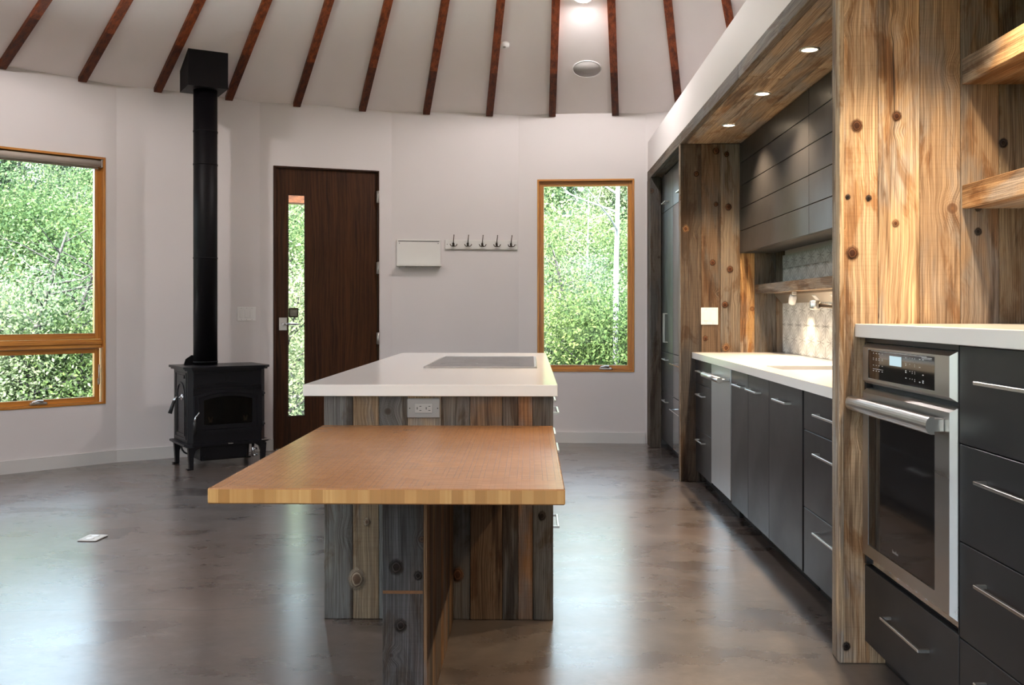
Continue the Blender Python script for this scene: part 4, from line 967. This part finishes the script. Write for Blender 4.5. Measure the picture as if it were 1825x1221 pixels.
def tree_meshes(seed, h, crown_r, crown0, trunk_r, nleaf, ls, lean=.05, nb=14, twig=True):
    """trunk with branches, and a crown of leaves gathered round the branch ends"""
    rnd = random.Random(seed); tr = MB(); lf = MB()
    lx, ly = rnd.uniform(-lean, lean), rnd.uniform(-lean, lean)
    def tp(f): return Vector((lx*h*f*f+.04*h*math.sin(f*5+seed)*lean*4, ly*h*f*f, h*f))
    tr.tube([tp(k/8) for k in range(9)], [trunk_r*(1-.85*k/8) for k in range(9)], 8)
    ends = []
    for b in range(nb):
        f = crown0+(1-crown0)*(b+.5)/nb*.97; p = tp(f); a = rnd.uniform(0,6.28); L = crown_r*(1-.45*(f-crown0)/(1-crown0))*rnd.uniform(.6,1.05)
        q1 = p+Vector((math.cos(a)*L*.5, math.sin(a)*L*.5, L*rnd.uniform(.05,.4))); q2 = q1+Vector((math.cos(a+rnd.uniform(-.6,.6))*L*.5, math.sin(a+rnd.uniform(-.6,.6))*L*.5, L*rnd.uniform(0,.4)))
        r0 = trunk_r*(1-.85*f)*.55; tr.tube([p, q1, q2], [r0, r0*.6, r0*.2], 5, cap=False); ends += [q1, q2, (q1+q2)/2, (p+q1)/2]
        if twig:
            for _ in range(3):
                s_ = q1.lerp(q2, rnd.random()); e_ = s_+Vector((rnd.uniform(-1,1), rnd.uniform(-1,1), rnd.uniform(-.3,.8)))*L*.35; tr.tube([s_, e_], [r0*.3, r0*.1], 4, cap=False); ends.append(e_)
    for _ in range(nleaf):
        e_ = rnd.choice(ends); sp = crown_r*.22; leaf(lf, e_+Vector((rnd.gauss(0,sp), rnd.gauss(0,sp), rnd.gauss(0,sp*.8))), ls*rnd.uniform(.6,1.25), rnd)
    return tr, lf
KIND = {}
def kind(key, bark, leafm, *a, **k):
    tr, lf = tree_meshes(*a, **k); KIND[key] = (mesh_of('trunk', tr, M[bark], (0,0,0)), mesh_of('foliage', lf, M[leafm], (0,0,0)))
kind('aspen', 'bark', 'leaf3', 11, 9.0, 1.5, .30, .13, 14000, .075, lean=.03, nb=26)
kind('aspen2', 'bark', 'leaf', 12, 10.0, 1.6, .22, .12, 15000, .075, lean=.05, nb=28)
kind('oak', 'bark2', 'leaf2', 13, 3.6, 1.7, .10, .10, 17000, .036, lean=.12, nb=26)
kind('oak2', 'bark2', 'leaf', 14, 4.6, 1.9, .12, .09, 19000, .036, lean=.10, nb=28)
kind('stem', 'bark', 'leaf3', 31, 6.0, 1.1, .42, .046, 1500, .035, lean=.02, nb=16)
kind('bare_oak', 'bark2', 'leaf', 43, 3.2, 1.5, .18, .085, 2600, .028, lean=.14, nb=18)
kind('shrub', 'bark2', 'leaf3', 15, 2.2, 1.3, .06, .045, 15000, .026, lean=.15, nb=26)
kind('shrub2', 'bark2', 'leaf2', 16, 1.7, 1.2, .05, .04, 15000, .026, lean=.15, nb=26)
def tree(key, name, label, cat, group, x, y, s=1.0, rz=0.0, z=None):
    o = thing(name, label, cat, (x, y, ground_z(x, y)-.05 if z is None else z), rz, group); o.scale = (s, s, s)
    for nm, me in zip(('trunk', 'foliage'), KIND[key]):
        c = bpy.data.objects.new(nm, me); C.objects.link(c); c.parent = o
def polar(px, dist):
    """a spot at that distance on the sight line of an image column, outside the windows"""
    a = (px-912.5)/F_PX; th = math.atan(33.5/F_PX); d = Vector((a*math.cos(th)-math.sin(th), a*math.sin(th)+math.cos(th))).normalized(); return d.x*dist, d.y*dist
rt = random.Random(21)
views = [('large left window', -120, 185), ('door glass', 500, 560), ('tall right window', 955, 1135)]
for vi, (wname, a, b_) in enumerate(views):
    n1, n2, n3 = (5, 8, 9) if vi != 1 else (2, 3, 3)
    for k in range(n2):
        d_ = rt.uniform(24, 38); x, y = polar(a+(b_-a)*(k+rt.random())/n2, d_); tree(('aspen','aspen2')[k % 2], 'aspen_tree', 'tall pale-barked aspen seen through the '+wname, 'tree', 'aspens beyond the '+wname, x, y, rt.uniform(.45,.62), rt.uniform(0,6.28))
    for k in range(n1):
        d_ = rt.uniform(*((14, 20) if vi != 2 else (16, 22))); x, y = polar(a+(b_-a)*(k+rt.random())/n1, d_); tree(('oak','oak2')[k % 2], 'scrub_oak', 'leafy dark-stemmed scrub oak seen through the '+wname, 'tree', 'scrub oaks beyond the '+wname, x, y, rt.uniform(.60,.85), rt.uniform(0,6.28))
    for k in range(n3):
        d_ = rt.uniform(11.4, 15.5); x, y = polar(a+(b_-a)*(k+rt.random())/n3, d_); tree(('shrub','shrub2')[k % 2], 'shrub', 'low bright green shrub seen through the '+wname, 'shrub', 'shrubs beyond the '+wname, x, y, rt.uniform(.6,.95), rt.uniform(0,6.28))
# one clear aspen stem close to the tall right window
x, y = polar(1097, 11.4); tree('stem', 'aspen_tree', 'nearest white aspen stem standing right of centre in the tall right window', 'tree', None, x, y, 1.0, 2.0)
for px, d_, key, lab in ((1022, 13.0, 'bare_oak', 'dark forked oak stem left of centre in the tall right window'), (60, 11.6, 'bare_oak', 'dark forked stem low in the left half of the large left window'), (128, 12.2, 'bare_oak', 'dark forked stem low at the right edge of the large left window'), (1046, 15.5, 'stem', 'slim white aspen stem in the middle of the tall right window')):
    x, y = polar(px, d_); tree(key, 'aspen_tree' if key == 'stem' else 'scrub_oak', lab, 'tree', None, x, y, .62 if key == 'stem' else .8, px*.37)
# hillside foliage too dense to count
hm = MB(); rh = random.Random(5)
for (wname, a, b_), cnt in zip(views, (60000, 10000, 44000)):
    for _ in range(cnt):
        d_ = rh.uniform(24, 43); x, y = polar(rh.uniform(a-30, b_+30), d_); leaf(hm, (x, y, ground_z(x, y)+rh.random()*(.5+rh.random()*(1.2+.10*d_-ground_z(x, y)))), rh.uniform(.06,.13), rh)
hs = solo('hillside_foliage', hm, M['leaf3'], 'dense green leaves covering the wooded hillside outside', 'foliage', kind='stuff')
# porch beam outside the door
m = MB(); PMx = panel_matrix(1); m.box(-.4, 1.5, 1.0, 1.12, 2.262, 2.62, .004, M=PMx); struct('trim_3', m, wood('porch_beam_wood', (.03,.010,.004), (.09,.032,.011), 'x', 30, 1.5, .6))
